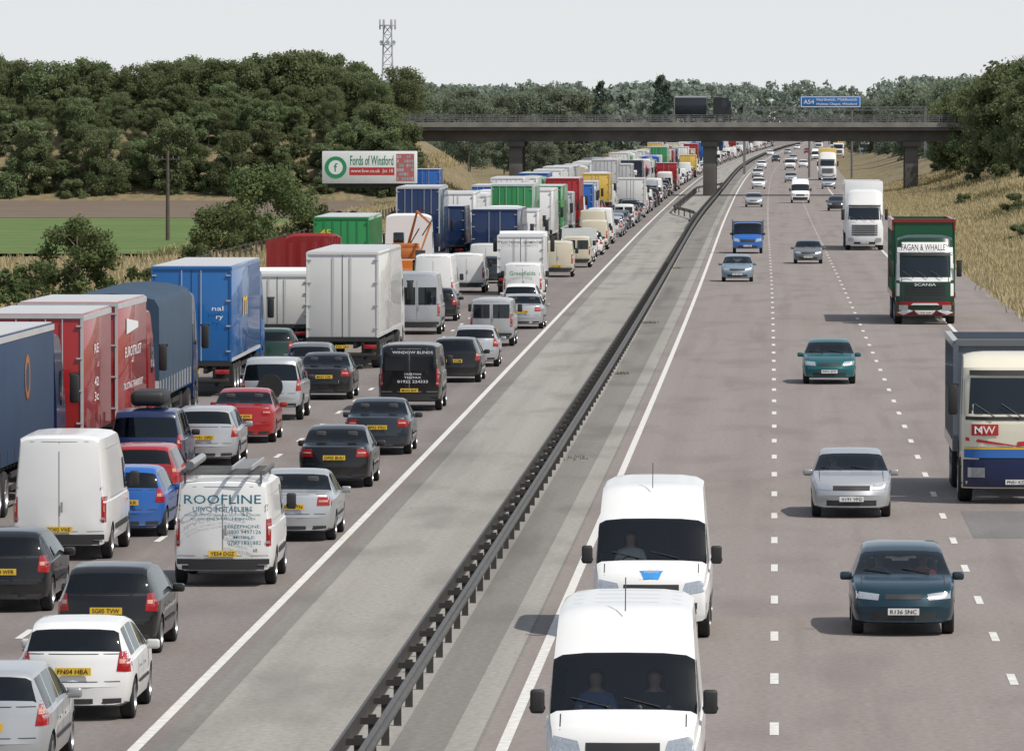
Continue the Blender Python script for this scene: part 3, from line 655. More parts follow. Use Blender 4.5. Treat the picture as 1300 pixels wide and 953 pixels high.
strip('central_reserve_pavement',lambda y:XE(y)+.35,lambda y:XB(y)+.1,40,4500,.0,A_C)
strip('central_reserve_pavement',lambda y:XB(y)+.1,lambda y:SR(y)-4.05,40,4500,.0,A_D)
strip('drainage_strip',lambda y:SR(y)-4.5,lambda y:SR(y)-4.1,40,3000,.006,A_C)
strip('drainage_strip',lambda y:XE(y)+.3,lambda y:XE(y)+.6,40,3000,.006,A_D)
def road_line(name,f,w_,Y0=40,Y1=4200): return strip(name,lambda y:f(y)-w_/2,lambda y:f(y)+w_/2,Y0,Y1,.006,LINE)
road_line('edge_line',lambda y:XE(y),.16); road_line('edge_line',lambda y:XE(y)-11.15,.16); road_line('edge_line',lambda y:SR(y)-3.72,.16); road_line('edge_line',lambda y:SR(y)+7.4,.16)
def dashes(f,w_=.13):
    vs=[];fs=[]; y=45
    while y<3500:
        o=len(vs); a=f(y);b=f(y+2.1); vs+=[(a-w_/2,y,.006),(a+w_/2,y,.006),(b+w_/2,y+2.1,.006),(b-w_/2,y+2.1,.006)]; fs.append((o,o+1,o+2,o+3)); y+=9
    me=D.meshes.new('lane_dashes'); me.from_pydata(vs,[],fs); me.materials.append(LINE); obj('lane_marking',me)['kind']='structure'
dashes(lambda y:SR(y)); dashes(lambda y:SR(y)+3.66); dashes(lambda y:XE(y)-3.75); dashes(lambda y:XE(y)-7.45)
strip('road_patch',lambda y:SR(y)+4.1,lambda y:SR(y)+7.2,146,156,.004,A_P,step=5)
# ---------------- ground
def sm(x): x=min(1,max(0,x)); return x*x*(3-2*x)
def gz(X,Y):
    z=-.04; s=XE(Y)-14.4; r=SR(Y)+10.9
    d=abs(Y-806)
    prof=sm((28-d)/20) if d>8 else 1
    if X<-33: z+=8.0*prof*sm((-33-X)/16)
    if X<-40 and Y>=806: z=-.04+8.0*sm((-33-X)/16)*(1 if Y<900 else sm((1000-Y)/100))
    if X>19: z+=6.0*prof*sm((X-19)/14)
    if X>r+1 and Y<2000: z+=3.2*sm((X-r-1)/18)*sm((Y-200)/300)
    if X<s-1 and Y<2500: z-= .5*sm((s-1-X)/6)
    return z
xs=sorted(set(list(np.arange(-130,61,4.))+list(np.linspace(-4000,-130,24))+list(np.linspace(60,4000,24))+[-25,-27,12,14,16])); ys=sorted(set(list(np.arange(20,1100,7.))+list(np.linspace(1100,4600,50))+list(np.linspace(4600,14000,10))+[-200]))
vs=[(x,y,gz(x,y)+(rng.normal()*.06 if (x<XE(y)-18 or x>SR(y)+14) else 0)) for y in ys for x in xs]; nx=len(xs)
fs=[(j*nx+i,j*nx+i+1,(j+1)*nx+i+1,(j+1)*nx+i) for j in range(len(ys)-1) for i in range(nx-1)]
me=D.meshes.new('ground'); me.from_pydata(vs,[],fs); me.polygons.foreach_set('use_smooth',[True]*len(fs))
def grassmat(name,c1,c2,c3,s1=.06,s2=1.2,st=(1,.35,1)):
    m=D.materials.new(name); m.use_nodes=True; n=m.node_tree; b=n.nodes['Principled BSDF']; b.inputs['Roughness'].default_value=.95; b.inputs['Specular IOR Level'].default_value=.1
    tc=n.nodes.new('ShaderNodeTexCoord'); mp=n.nodes.new('ShaderNodeMapping'); mp.inputs['Scale'].default_value=st; n.links.new(tc.outputs['Object'],mp.inputs[0])
    prev=None
    for s,c in((s1,c2),(s2,c3)):
        no=n.nodes.new('ShaderNodeTexNoise'); no.inputs['Scale'].default_value=s; no.inputs['Detail'].default_value=8; n.links.new(mp.outputs[0],no.inputs[0])
        r=n.nodes.new('ShaderNodeMapRange'); r.inputs['From Min'].default_value=.4; r.inputs['From Max'].default_value=.62; n.links.new(no.outputs['Fac'],r.inputs[0])
        mx=n.nodes.new('ShaderNodeMix'); mx.data_type='RGBA'; n.links.new(r.outputs[0],mx.inputs['Factor'])
        if prev is None: mx.inputs['A'].default_value=c1+(1,)
        else: n.links.new(prev,mx.inputs['A'])
        mx.inputs['B'].default_value=c+(1,); prev=mx.outputs['Result']
    n.links.new(prev,b.inputs['Base Color']); return m
GR=grassmat('dry_grass_ground',(.17,.135,.08),(.11,.105,.055),(.22,.175,.105)); me.materials.append(GR); g=obj('ground',me); g['kind']='structure'
def sheet(name,x0,x1,y0,y1,m,dz=.03,step=10):
    xs=np.arange(x0,x1+.1,step);ys=np.linspace(y0,y1,12); vs=[(x,y,-.54+dz+.12) for y in ys for x in xs]; nx=len(xs)
    fs=[(j*nx+i,j*nx+i+1,(j+1)*nx+i+1,(j+1)*nx+i) for j in range(len(ys)-1) for i in range(nx-1)]
    me=D.meshes.new(name); me.from_pydata(vs,[],fs); me.materials.append(m); obj(name,me)['kind']='structure'
sheet('crop_field',-340,-40,470,640,grassmat('crop_green',(.105,.16,.05),(.15,.19,.07),(.075,.12,.04),.1,2.5,(.15,1,1)),.12)
sheet('ploughed_field',-340,-36,642,783,grassmat('soil',(.14,.105,.08),(.115,.088,.066),(.17,.13,.1),.1,1.5,(.2,1,1)),.12)
# ---------------- foliage
def leafmat(name,c1,c2,tr=.25,vr=(.78,1.25)):
    m=D.materials.new(name); m.use_nodes=True; n=m.node_tree; n.nodes.clear(); o=n.nodes.new('ShaderNodeOutputMaterial')
    d=n.nodes.new('ShaderNodeBsdfDiffuse'); t=n.nodes.new('ShaderNodeBsdfTranslucent'); mx=n.nodes.new('ShaderNodeMixShader'); mx.inputs[0].default_value=tr
    tc=n.nodes.new('ShaderNodeTexCoord'); no=n.nodes.new('ShaderNodeTexNoise'); no.inputs['Scale'].default_value=.9; no.inputs['Detail'].default_value=5; n.links.new(tc.outputs['Object'],no.inputs[0])
    r=n.nodes.new('ShaderNodeMapRange'); r.inputs['From Min'].default_value=.35; r.inputs['From Max'].default_value=.65; n.links.new(no.outputs['Fac'],r.inputs[0])
    c=n.nodes.new('ShaderNodeMix'); c.data_type='RGBA'; n.links.new(r.outputs[0],c.inputs['Factor']); c.inputs['A'].default_value=c1+(1,); c.inputs['B'].default_value=c2+(1,)
    oi=n.nodes.new('ShaderNodeObjectInfo'); hv=n.nodes.new('ShaderNodeHueSaturation'); mr=n.nodes.new('ShaderNodeMapRange'); mr.inputs['To Min'].default_value=vr[0]; mr.inputs['To Max'].default_value=vr[1]; n.links.new(oi.outputs['Random'],mr.inputs[0]); n.links.new(mr.outputs[0],hv.inputs['Value'])
    mh=n.nodes.new('ShaderNodeMapRange'); mh.inputs['To Min'].default_value=.48; mh.inputs['To Max'].default_value=.515; n.links.new(oi.outputs['Random'],mh.inputs[0]); n.links.new(mh.outputs[0],hv.inputs['Hue'])
    n.links.new(c.outputs['Result'],hv.inputs['Color']); n.links.new(hv.outputs[0],d.inputs[0]); n.links.new(hv.outputs[0],t.inputs[0]); n.links.new(d.outputs[0],mx.inputs[1]); n.links.new(t.outputs[0],mx.inputs[2]); n.links.new(mx.outputs[0],o.inputs[0]); return m
LF=leafmat('leaves_green',(.13,.165,.08),(.2,.235,.12),.5); LFB=leafmat('leaves_bush',(.09,.12,.05),(.16,.19,.085),.4); LFF=leafmat('leaves_distant_hazed',(.2,.24,.2),(.25,.29,.235),.4); LFD=leafmat('leaves_conifer',(.07,.10,.08),(.10,.135,.095),.3); LFM=leafmat('leaves_mid_hazed',(.17,.205,.145),(.23,.265,.185),.5)  # far and mid-distance leaves have aerial haze put into their paler colours
BARK=mat('bark',(.25,.22,.18),.9,0,.3,4)
def crown_quads(h,r,n,ls,seed,lo=.12,shape='round',ncl=34):
    g=np.random.default_rng(seed); cl=[]
    for i in range(ncl):
        t=g.uniform(lo,.93)
        if shape=='cone': env=r*(1-t)*1.15+.2
        else: env=r*math.sqrt(max(.02,1-((t-.48)/.56)**2))
        a=g.uniform(0,2*math.pi); rr=env*math.sqrt(g.uniform(.0,1))*.85; cr=g.uniform(.16,.32)*r*(1 if shape!='cone' else .7); cl.append((rr*math.cos(a),rr*math.sin(a),t*h,cr))
    cl=np.array(cl); idx=g.choice(len(cl),n,p=cl[:,3]**2/np.sum(cl[:,3]**2)); d=g.normal(size=(n,3)); d/=np.linalg.norm(d,axis=1)[:,None]; rad=cl[idx,3]*(g.uniform(.0,1,n)**.4)*g.uniform(.8,1.25,n)
    c=cl[idx,:3]+d*rad[:,None]*np.array([1,1,.8]); c[:,2]=np.maximum(c[:,2],.15)
    nr=d+.7*g.normal(size=(n,3)); u=np.cross(nr,g.normal(size=(n,3))); u/=np.linalg.norm(u,axis=1)[:,None]+1e-9; v=np.cross(nr,u); v/=np.linalg.norm(v,axis=1)[:,None]+1e-9; s=ls*g.uniform(.45,1.2,n)[:,None]
    return np.stack([c-u*s,c+v*s*.65,c+u*s,c-v*s*.65],1).reshape(-1,3)
def quadmesh(name,V,m):
    n=len(V)//4; me=D.meshes.new(name); me.vertices.add(len(V)); me.vertices.foreach_set('co',V.ravel().astype('f4')); me.loops.add(4*n); me.loops.foreach_set('vertex_index',np.arange(4*n,dtype='i4')); me.polygons.add(n); me.polygons.foreach_set('loop_start',np.arange(0,4*n,4,dtype='i4')); me.polygons.foreach_set('loop_total',np.full(n,4,dtype='i4')); me.materials.append(m); me.update(calc_edges=True); return me
def trunkmesh(h,seed,r=.2):
    g=np.random.default_rng(seed); mb=MB(); p=Vector((0,0,-.3)); N=6
    for i in range(N):
        q=Vector((g.normal()*.02*h*.3,g.normal()*.02*h*.3,h*.8*(i+1)/N)); mb.cyl(p,q,r*(1-i/N*.8),r*(1-(i+1)/N*.8),8,caps=(i==0))
        if i>=1:
            for k in range(2):
                a=g.uniform(0,6.28); l=h*.22; mb.cyl(q,q+Vector((math.cos(a)*l,math.sin(a)*l,l*.8)),r*.35*(1-i/N*.6),.02,5)
        p=q
    return mb.mesh('trunk',[BARK])
TV=[];TM=[]
for i,(h,r,shp) in enumerate([(10,3.9,'round'),(12,4.4,'round'),(9,4.2,'round'),(11,3.3,'round'),(13,5.0,'round')]):
    q=crown_quads(h,r,14000,.2,50+i,.1,shp,75); t=trunkmesh(h,i)
    TV.append((quadmesh('crown',q,LF),t,h)); TM.append((quadmesh('crown',q,LFM),t,h))  # same crowns again in leaves paled for painted haze
SHR=[(quadmesh('crown',crown_quads(3.2,2.4,4500,.17,70+i,.02,'round',24),LF),trunkmesh(3.0,i,.08),3.2) for i in range(3)]
TC=(quadmesh('crown',crown_quads(14,3.,6000,.3,99,.08,'cone',60),LFD),trunkmesh(14,9),14)
def tree(v,X,Y,z,s,rot,name='tree',label='broadleaf tree with dense green crown on grassy bank',group='trees beside the motorway',cat='tree'):
    r=D.objects.new(name,None); COL.objects.link(r); r.location=(X,Y,z); r.rotation_euler=(0,0,rot); r.scale=(s,s,s); r['label']=label; r['category']=cat; r['group']=group
    obj('trunk',v[1],r); obj('crown',v[0],r)
for row,Y in enumerate([785,793,806,826,846,866]):
    n=[20,22,22,22,22,22][row]
    for i in range(n):
        px=-20+ (522 if row>1 else 505)*(i+random.uniform(-.4,.4))/(n-1)
        if row<1 and random.random()<.2: continue
        Yj=Y+random.uniform(-4,4); X,_=AT(px,200,Yj); z=gz(X,Yj)
        ytop=random.uniform(64,96) if row>2 else random.uniform(95,135)
        if row==1: ytop=random.uniform(118,165)
        if row==0: ytop=random.uniform(150,196)
        if px>440 and row>1: ytop+=14
        if 0<px<190 and row>1: ytop+=8
        ht=(AT(px,ytop,Yj)[1]-z); v=random.choice(TV); s=ht/v[2]/.98
        tree(v,X,Yj,z-.2,min(max(s,.3),1.6),random.uniform(0,6.28))
for px,Y,yt in((478,788,128),(498,790,140),(508,786,150),(492,783,160)):
    X,_=AT(px,200,Y); z=gz(X,Y); v=TV[0]; tree(v,X,Y,z-.2,(AT(px,yt,Y)[1]-z)/v[2],px)
for i in range(56):
    px=random.uniform(-10,505); Y=random.uniform(779,800); X,_=AT(px,200,Y); tree(random.choice(SHR),X,Y,gz(X,Y)-.1,random.uniform(.5,1.1),random.uniform(0,6),'shrub','low green shrub on the dry grassy bank','shrubs on the bank','shrub')
def bush(px,Y,hm,rm,seed,ls=.16,n=4500,label='rounded green bush standing in rough grass'):
    X,_=AT(px,200,Y); z=gz(X,Y); r=D.objects.new('bush',None); COL.objects.link(r); r.location=(X,Y,z-.1); r['label']=label; r['category']='bush'; r['group']='bushes in the verge'
    obj('crown',quadmesh('crown',crown_quads(hm,rm,n,ls,seed,.02,'round',36),LFB),r); obj('trunk',trunkmesh(hm,seed,.09),r)
bush(98,345,4.5,2.2,1,.1,11000,'large leafy bush in dry grass beside the queue'); bush(45,352,2.2,1.4,2,.1,4000); bush(340,500,5.6,4.3,3,.14,15000,'large dark spreading bush beside the field'); bush(290,470,3.4,2.8,4,.13,8000); bush(10,330,2.4,.9,5,.09,3000); bush(395,520,3.0,2.2,6,.14); bush(250,430,1.5,1.4,7,.1,2500);bush(180,385,1.1,1.2,18,.1,2500)
for i,(px,Y,yt) in enumerate([(1240,800,104),(1262,780,84),(1287,760,70),(1312,750,60),(1262,830,98),(1290,820,76),(1315,800,62),(1222,860,112),(1258,860,100),(1296,740,96),(1322,730,84),(1340,760,70),(1245,900,104),(1275,880,88),(1308,850,72),(1208,890,118),(1235,930,104),(1330,700,120)]):
    X,_=AT(px,200,Y); z=gz(X,Y); ht=AT(px,yt,Y)[1]-z; v=TV[i%5]; tree(v,X,Y,z-.2,min(ht/v[2],1.5)*.97,i*1.3)
for i,(px,Y) in enumerate([(1222,640),(1290,560),(1240,760),(1296,470),(1190,930),(1268,720),(1300,700)]):
    X,_=AT(px,200,Y); tree(SHR[i%3],X,Y,gz(X,Y)-.1,.4+.1*(i%3),i,'shrub','low green shrub on the dry grassy bank','shrubs on the bank','shrub')
for i in range(46):
    px=random.uniform(505,1000); Y=random.uniform(1150,1650); yt=random.uniform(102,120) if px<900 else random.uniform(112,126)
    X,_=AT(px,200,Y)
    if XE(Y)-24<X<SR(Y)+14: continue
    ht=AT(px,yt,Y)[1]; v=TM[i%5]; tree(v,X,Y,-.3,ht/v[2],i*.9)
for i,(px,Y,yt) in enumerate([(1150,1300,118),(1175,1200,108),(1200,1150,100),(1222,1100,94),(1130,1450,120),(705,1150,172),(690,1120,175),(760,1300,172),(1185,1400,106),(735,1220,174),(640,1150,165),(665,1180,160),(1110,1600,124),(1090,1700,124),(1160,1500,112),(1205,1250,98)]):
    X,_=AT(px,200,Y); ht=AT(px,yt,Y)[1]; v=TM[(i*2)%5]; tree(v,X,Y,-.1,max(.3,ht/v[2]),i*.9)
for px,Y,yt in((838,1500,90),(846,1480,100),(762,1500,98),(1253,1000,84)):
    X,_=AT(px,200,Y); tree(TC,X,Y,0,AT(px,yt,Y)[1]/14,0,'conifer_tree','tall dark conifer standing above the wood')
parts=[];g=np.random.default_rng(5)
for i in range(430):
    Y=g.uniform(1900,2700); px=g.uniform(430,1330); X,_=AT(px,200,Y)
    if abs(X-(SR(Y)-3))<26 : Y=g.uniform(3000,3300); X,_=AT(px,200,Y)
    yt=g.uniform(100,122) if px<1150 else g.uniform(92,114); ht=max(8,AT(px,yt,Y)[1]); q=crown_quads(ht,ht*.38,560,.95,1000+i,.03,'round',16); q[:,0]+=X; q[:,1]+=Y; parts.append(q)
o=obj('distant_wood',quadmesh('distant_wood',np.concatenate(parts),LFF)); o['kind']='stuff'; o['label']='haze-tinted belt of distant woodland along the horizon'; o['category']='wood'
def tufts(name,pts,hh,m,label,lean=.15,sp=.25,wv=.05):
    g=np.random.default_rng(3); P=np.repeat(np.array(pts),5,axis=0); m_=len(P); P=P+np.stack([g.normal(size=m_)*sp,g.normal(size=m_)*sp,np.zeros(m_)],1); a=g.uniform(0,6.28,m_); s=hh*g.uniform(.5,1.4,m_)
    dx=np.cos(a)*wv;dy=np.sin(a)*wv; lx=g.normal(size=m_)*lean;ly=g.normal(size=m_)*lean
    A=P+np.stack([-dx,-dy,0*dx],1);B=P+np.stack([dx,dy,0*dx],1);C=P+np.stack([lx+dx*.3,ly+dy*.3,s],1);E=P+np.stack([lx-dx*.3,ly-dy*.3,s],1)
    o=obj(name,quadmesh(name,np.stack([A,B,C,E],1).reshape(-1,3),m)); o['kind']='stuff'; o['label']=label; o['category']='grass'
pts=[];pts2=[]
for i in range(60000):
    Y=random.uniform(180,900)
    if random.random()<.62: X=SR(Y)+11+abs(random.gauss(0,1))*11
    else: X=XE(Y)-15.2-abs(random.gauss(0,1))*14
    if X<-42 and Y>460: continue
    (pts if math.sin(X*.4)+math.sin(Y*.07)+random.gauss(0,.6)<1.1 else pts2).append((X,Y,gz(X,Y)))
tufts('verge_grass',pts,.45,leafmat('straw',(.35,.275,.155),(.47,.39,.24),.35),'long dry golden grass on the motorway verge')
tufts('green_verge_grass',pts2,.4,leafmat('green_straw',(.18,.18,.08),(.26,.24,.11),.3),'greener patches of rough grass on the verge')
pts=[(XB(y)+random.uniform(.1,.6),y,0) for y in [random.choice([300,240,410,180])+random.gauss(0,.7) for _ in range(40)]]
tufts('weeds',pts,.07,LFB,'small green weeds growing along the central reserve',.03,.1,.015)
# ---------------- barrier
bar=D.objects.new('safety_barrier',None); COL.objects.link(bar); bar['label']='double sided weathered steel crash barrier along central reserve'; bar['category']='crash barrier'
BM_=mat('weathered_steel',(.075,.07,.063),.5,.35,.4,2.5); BMP=mat('weathered_steel_post',(.05,.046,.042),.7,.2,.3,2.5)
def rail(off):
    sec=[(0,.50),(.035,.53),(.035,.57),(.0,.61),(.0,.64),(.035,.68),(.035,.72),(0,.75),(-.01,.75),(-.01,.50)]; s=1 if off>0 else -1; vs=[];fs=[];ys=list(np.arange(45,900,8.))+list(np.arange(905,2600,30.))
    for i,y in enumerate(ys):
        for x,z in sec: vs.append((XB(y)+off+s*x*1.3,y,z))
    k=len(sec)
    for i in range(len(ys)-1):
        for j in range(k): fs.append((i*k+j,i*k+(j+1)%k,(i+1)*k+(j+1)%k,(i+1)*k+j))
    mb=MB(); mb.add(vs,fs,0); obj('rail',mb.mesh('rail',[BM_],20),bar)
rail(.17); rail(-.17)
pmb=MB(); pmb.box((-.055,-.03,0),(.055,.03,.70)); pmb.box((-.165,-.05,.57),(.165,.05,.66)); pme=pmb.mesh('post',[BMP],smooth=False)
y=78.;cnt=0;rest=MB()
while y<2500:
    if cnt<100: obj('post',pme,bar,(XB(y),y,0))
    else: rest.box((XB(y)-.05,y-.03,0),(XB(y)+.05,y+.03,.7))
    cnt+=1; y+=3.2
o=obj('post',rest.mesh('posts',[BMP],smooth=False),bar); o['kind']='stuff'
fl=D.objects.new('safety_barrier',None); COL.objects.link(fl); fl['label']='single steel barrier flaring around the bridge pier'; fl['category']='crash barrier'
mb=MB()
yy=list(np.arange(560,900,10.)); pxs=[XB(y)-.3-2.6*sm((y-600)/60)*sm((890-y)/60) for y in yy]
for a in range(len(yy)-1):
    x0,x1,ya,yb=pxs[a],pxs[a+1],yy[a],yy[a+1]
    mb.add([(x0-.03,ya,.48),(x0+.03,ya,.48),(x1+.03,yb,.48),(x1-.03,yb,.48),(x0-.03,ya,.76),(x0+.03,ya,.76),(x1+.03,yb,.76),(x1-.03,yb,.76)],[(0,1,5,4),(1,2,6,5),(2,3,7,6),(3,0,4,7),(4,5,6,7)],0)
obj('rail',mb.mesh('rail',[BM_],smooth=False),fl)
for a in range(0,len(yy)): obj('post',pme,fl,(pxs[a],yy[a],0))
# ---------------- bridge
CON=mat('bridge_concrete_shaded',(.10,.092,.082),.85,0,.35,.5,bump=.1); CON2=mat('bridge_concrete_light',(.2,.188,.17),.85,0,.35,.6)  # shade on the bridge face is put into the dark concrete colour
br=D.objects.new('road_bridge',None); COL.objects.link(br); br['label']='concrete overbridge with railings and rectangular piers over motorway'; br['category']='bridge'
YB=806.
mb=MB(); mb.box((-46,YB-6,7.35),(40,YB+6,8.05),0,.05)
for yy_ in(-4.2,-1.4,1.4,4.2): mb.box((-44,YB+yy_-.5,6.15),(36,YB+yy_+.5,7.36),0,.04)
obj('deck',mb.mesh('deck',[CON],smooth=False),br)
for s in(-1,1):
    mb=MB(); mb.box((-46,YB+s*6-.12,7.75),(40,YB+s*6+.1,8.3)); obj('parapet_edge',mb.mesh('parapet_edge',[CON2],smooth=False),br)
STL=mat('galvanised_steel',(.15,.15,.15),.6,.4,.2,3)
for s in(-1,1):
    mb=MB()
    for z in(8.5,8.7,8.9,9.1): mb.box((-46,YB+s*6-.04,z-.04),(40,YB+s*6+.04,z+.04))
    for i in range(57): mb.box((-45.8+i*1.5,YB+s*6-.05,8.2),(-45.7+i*1.5,YB+s*6+.05,9.14))
    obj('railing',mb.mesh('railing',[STL],smooth=False),br)
for px in(655,901,1157):
    X,_=AT(px,240,YB-4)
    for yy_ in(-4.2,0,4.2):
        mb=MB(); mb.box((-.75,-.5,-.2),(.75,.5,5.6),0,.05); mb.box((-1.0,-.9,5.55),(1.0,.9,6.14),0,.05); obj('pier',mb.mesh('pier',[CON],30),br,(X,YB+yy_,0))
for X in(-43.5,24):
    mb=MB(); mb.prism([(YB-6.02,-1),(YB-6.02,7.34),(YB+6.02,7.34),(YB+6.02,-1)],[(X-(1.2),1),(X+1.2,1)]); obj('abutment',mb.mesh('abutment',[CON],smooth=False),br)
kk=truck('curtain',Lt=3.6,Ht=3.2,rigid=True,cabtop=3.1)
X,_=AT(857,140,YB); r=inst(kk,X,YB-1,'lorry','dark rigid lorry crossing the road bridge',p1='gunmetal',p2='black',z=8.06,rotz=-math.pi/2); r.location=(X,YB-1,8.06)
# signs
SB=mat('sign_blue',(.015,.13,.38),.5,0,.03)
def sign(px0,px1,py0,py1,Y,m,label,texts):
    x0,z1=AT(px0,py0,Y);x1,z0=AT(px1,py1,Y); r=D.objects.new('road_sign',None); COL.objects.link(r); r.location=((x0+x1)/2,Y,0); r['label']=label; r['category']='road sign'
    w_=(x1-x0)/2; mb=MB(); mb.box((-w_,-.05,z0),(w_,.05,z1),0,.02); p=obj('sign_panel',mb.mesh('sign_panel',[m]),r)
    mb=MB()
    for a,b in(((-w_+.1,-.07,z1-.2),(w_-.1,-.055,z1-.1)),((-w_+.1,-.07,z0+.1),(w_-.1,-.055,z0+.2)),((-w_+.1,-.072,z0+.1),(-w_+.2,-.055,z1-.1)),((w_-.2,-.072,z0+.1),(w_-.1,-.055,z1-.1))): mb.box(a,b)
    obj('sign_border',mb.mesh('sign_border',[WHT],smooth=False),r)
    for xx in(-w_*.7,w_*.7): mb=MB(); mb.cyl((xx,.2,-.1),(xx,.2,z1),.16); obj('post',mb.mesh('post',[STL]),r)
    for s,cx,cz,a,b in texts: text(p,s,(cx*w_*2,-.062,z0+(z1-z0)*cz),'rear',a*w_*2,b*(z1-z0),TWH)
sign(1016,1093,122,137,1050,SB,'blue motorway direction sign with white lettering above road',[('A54',-.36,.5,.17,.36),('Northwich, Middlewich',.1,.68,.66,.26),('Holmes Chapel, Winsford',.1,.3,.66,.26)])
gn=D.objects.new('sign_gantry',None); COL.objects.link(gn); gn['label']='grey steel portal gantry spanning the carriageway'; gn['category']='gantry'; gn.location=(0,1120,0)
mb=MB()
xa,za=AT(945,136,1120); xb_,zb_=AT(1175,140,1120)
for z in(za,zb_): mb.box((xa,-.3,z-.06),(xb_,-.2,z+.06)); mb.box((xa,.2,z-.06),(xb_,.3,z+.06))
for i in range(22): a=xa+(xb_-xa)*i/22; b=xa+(xb_-xa)*(i+1)/22; mb.cyl((a,-.25,za if i%2 else zb_),(b,-.25,zb_ if i%2 else za),.04,n=5)
GSG=mat('gantry_grey',(.14,.15,.15),.7,0,.1)
obj('truss',mb.mesh('truss',[GSG]),gn)
for x in(xa,xb_): mb=MB(); mb.box((x-.2,-.3,-.2),(x+.2,.3,max(za,zb_))); obj('post',mb.mesh('post',[GSG]),gn)
X,zt=AT(492,32,1400); r=D.objects.new('telecom_mast',None); COL.objects.link(r); r.location=(X,1400,0); r['label']='pale lattice telecom mast with antennas above trees'; r['category']='telecom mast'
MS=mat('mast_grey',(.36,.38,.4),.6,.2,.1); mb=MB()
def wdt(z): return 1.5-.75*z/zt
lv=[zt*i/14 for i in range(15)]
for sx_ in(-1,1):
    for sy in(-1,1): mb.cyl((sx_*1.5,sy*1.5,-.2),(sx_*wdt(zt),sy*wdt(zt),zt),.1,n=6)
for i in range(14):
    a,b=lv[i],lv[i+1]; wa,wb=wdt(a),wdt(b)
    for s in(-1,1):
        mb.cyl((-wa,s*wa,a),(wb,s*wb,b),.05,n=4); mb.cyl((wa,s*wa,a),(-wb,s*wb,b),.05,n=4); mb.cyl((-wb,s*wb,b),(wb,s*wb,b),.05,n=4); mb.cyl((s*wa,-wa,a),(s*wb,wb,b),.05,n=4)
obj('lattice',mb.mesh('lattice',[MS]),r)
mb=MB(); mb.cyl((0,0,zt-.2),(0,0,zt),1.5,n=12); obj('platform',mb.mesh('platform',[MS]),r)
mb=MB(); mb.cyl((0,0,zt-4),(0,0,zt-3.8),1.5,n=12); obj('platform',mb.mesh('platform',[MS]),r)
for i in range(6):
    a=i*math.pi/3; mb=MB(); mb.box((-.15,-.1,-1),(.15,.1,1),0,.03); obj('antenna',mb.mesh('antenna',[MS]),r,(1.5*math.cos(a),1.5*math.sin(a),zt+.1))
    mb=MB(); mb.cyl((0,-.1,0),(0,.1,0),.35,n=12); obj('dish',mb.mesh('dish',[MS]),r,(1.4*math.cos(a+.5),1.4*math.sin(a+.5),zt-3.4))
def pole(px,py,ytop,label):
    X,Y=G(px,py); _,z=AT(px,ytop,Y); r=D.objects.new('utility_pole',None); COL.objects.link(r); r.location=(X,Y,-.3); r['label']=label; r['category']='utility pole'; WD=mat('pole_wood',(.09,.07,.055),.9,0,.3,3)
    mb=MB(); mb.cyl((0,0,0),(0,0,z),.16,.11,10); obj('pole',mb.mesh('pole',[WD]),r)
    for h,l in((.6,.9),(1.4,.5)): mb=MB(); mb.box((-l,-.06,z-h-.08),(l,.06,z-h)); obj('crossarm',mb.mesh('crossarm',[WD]),r)
    for x in(-.8,-.4,.4,.8): mb=MB(); mb.cyl((0,0,0),(0,0,.16),.05,n=8); obj('insulator',mb.mesh('insulator',[STL]),r,(x,0,z-.59))
pole(213,300,186,'brown wooden utility pole with crossarm at field edge')
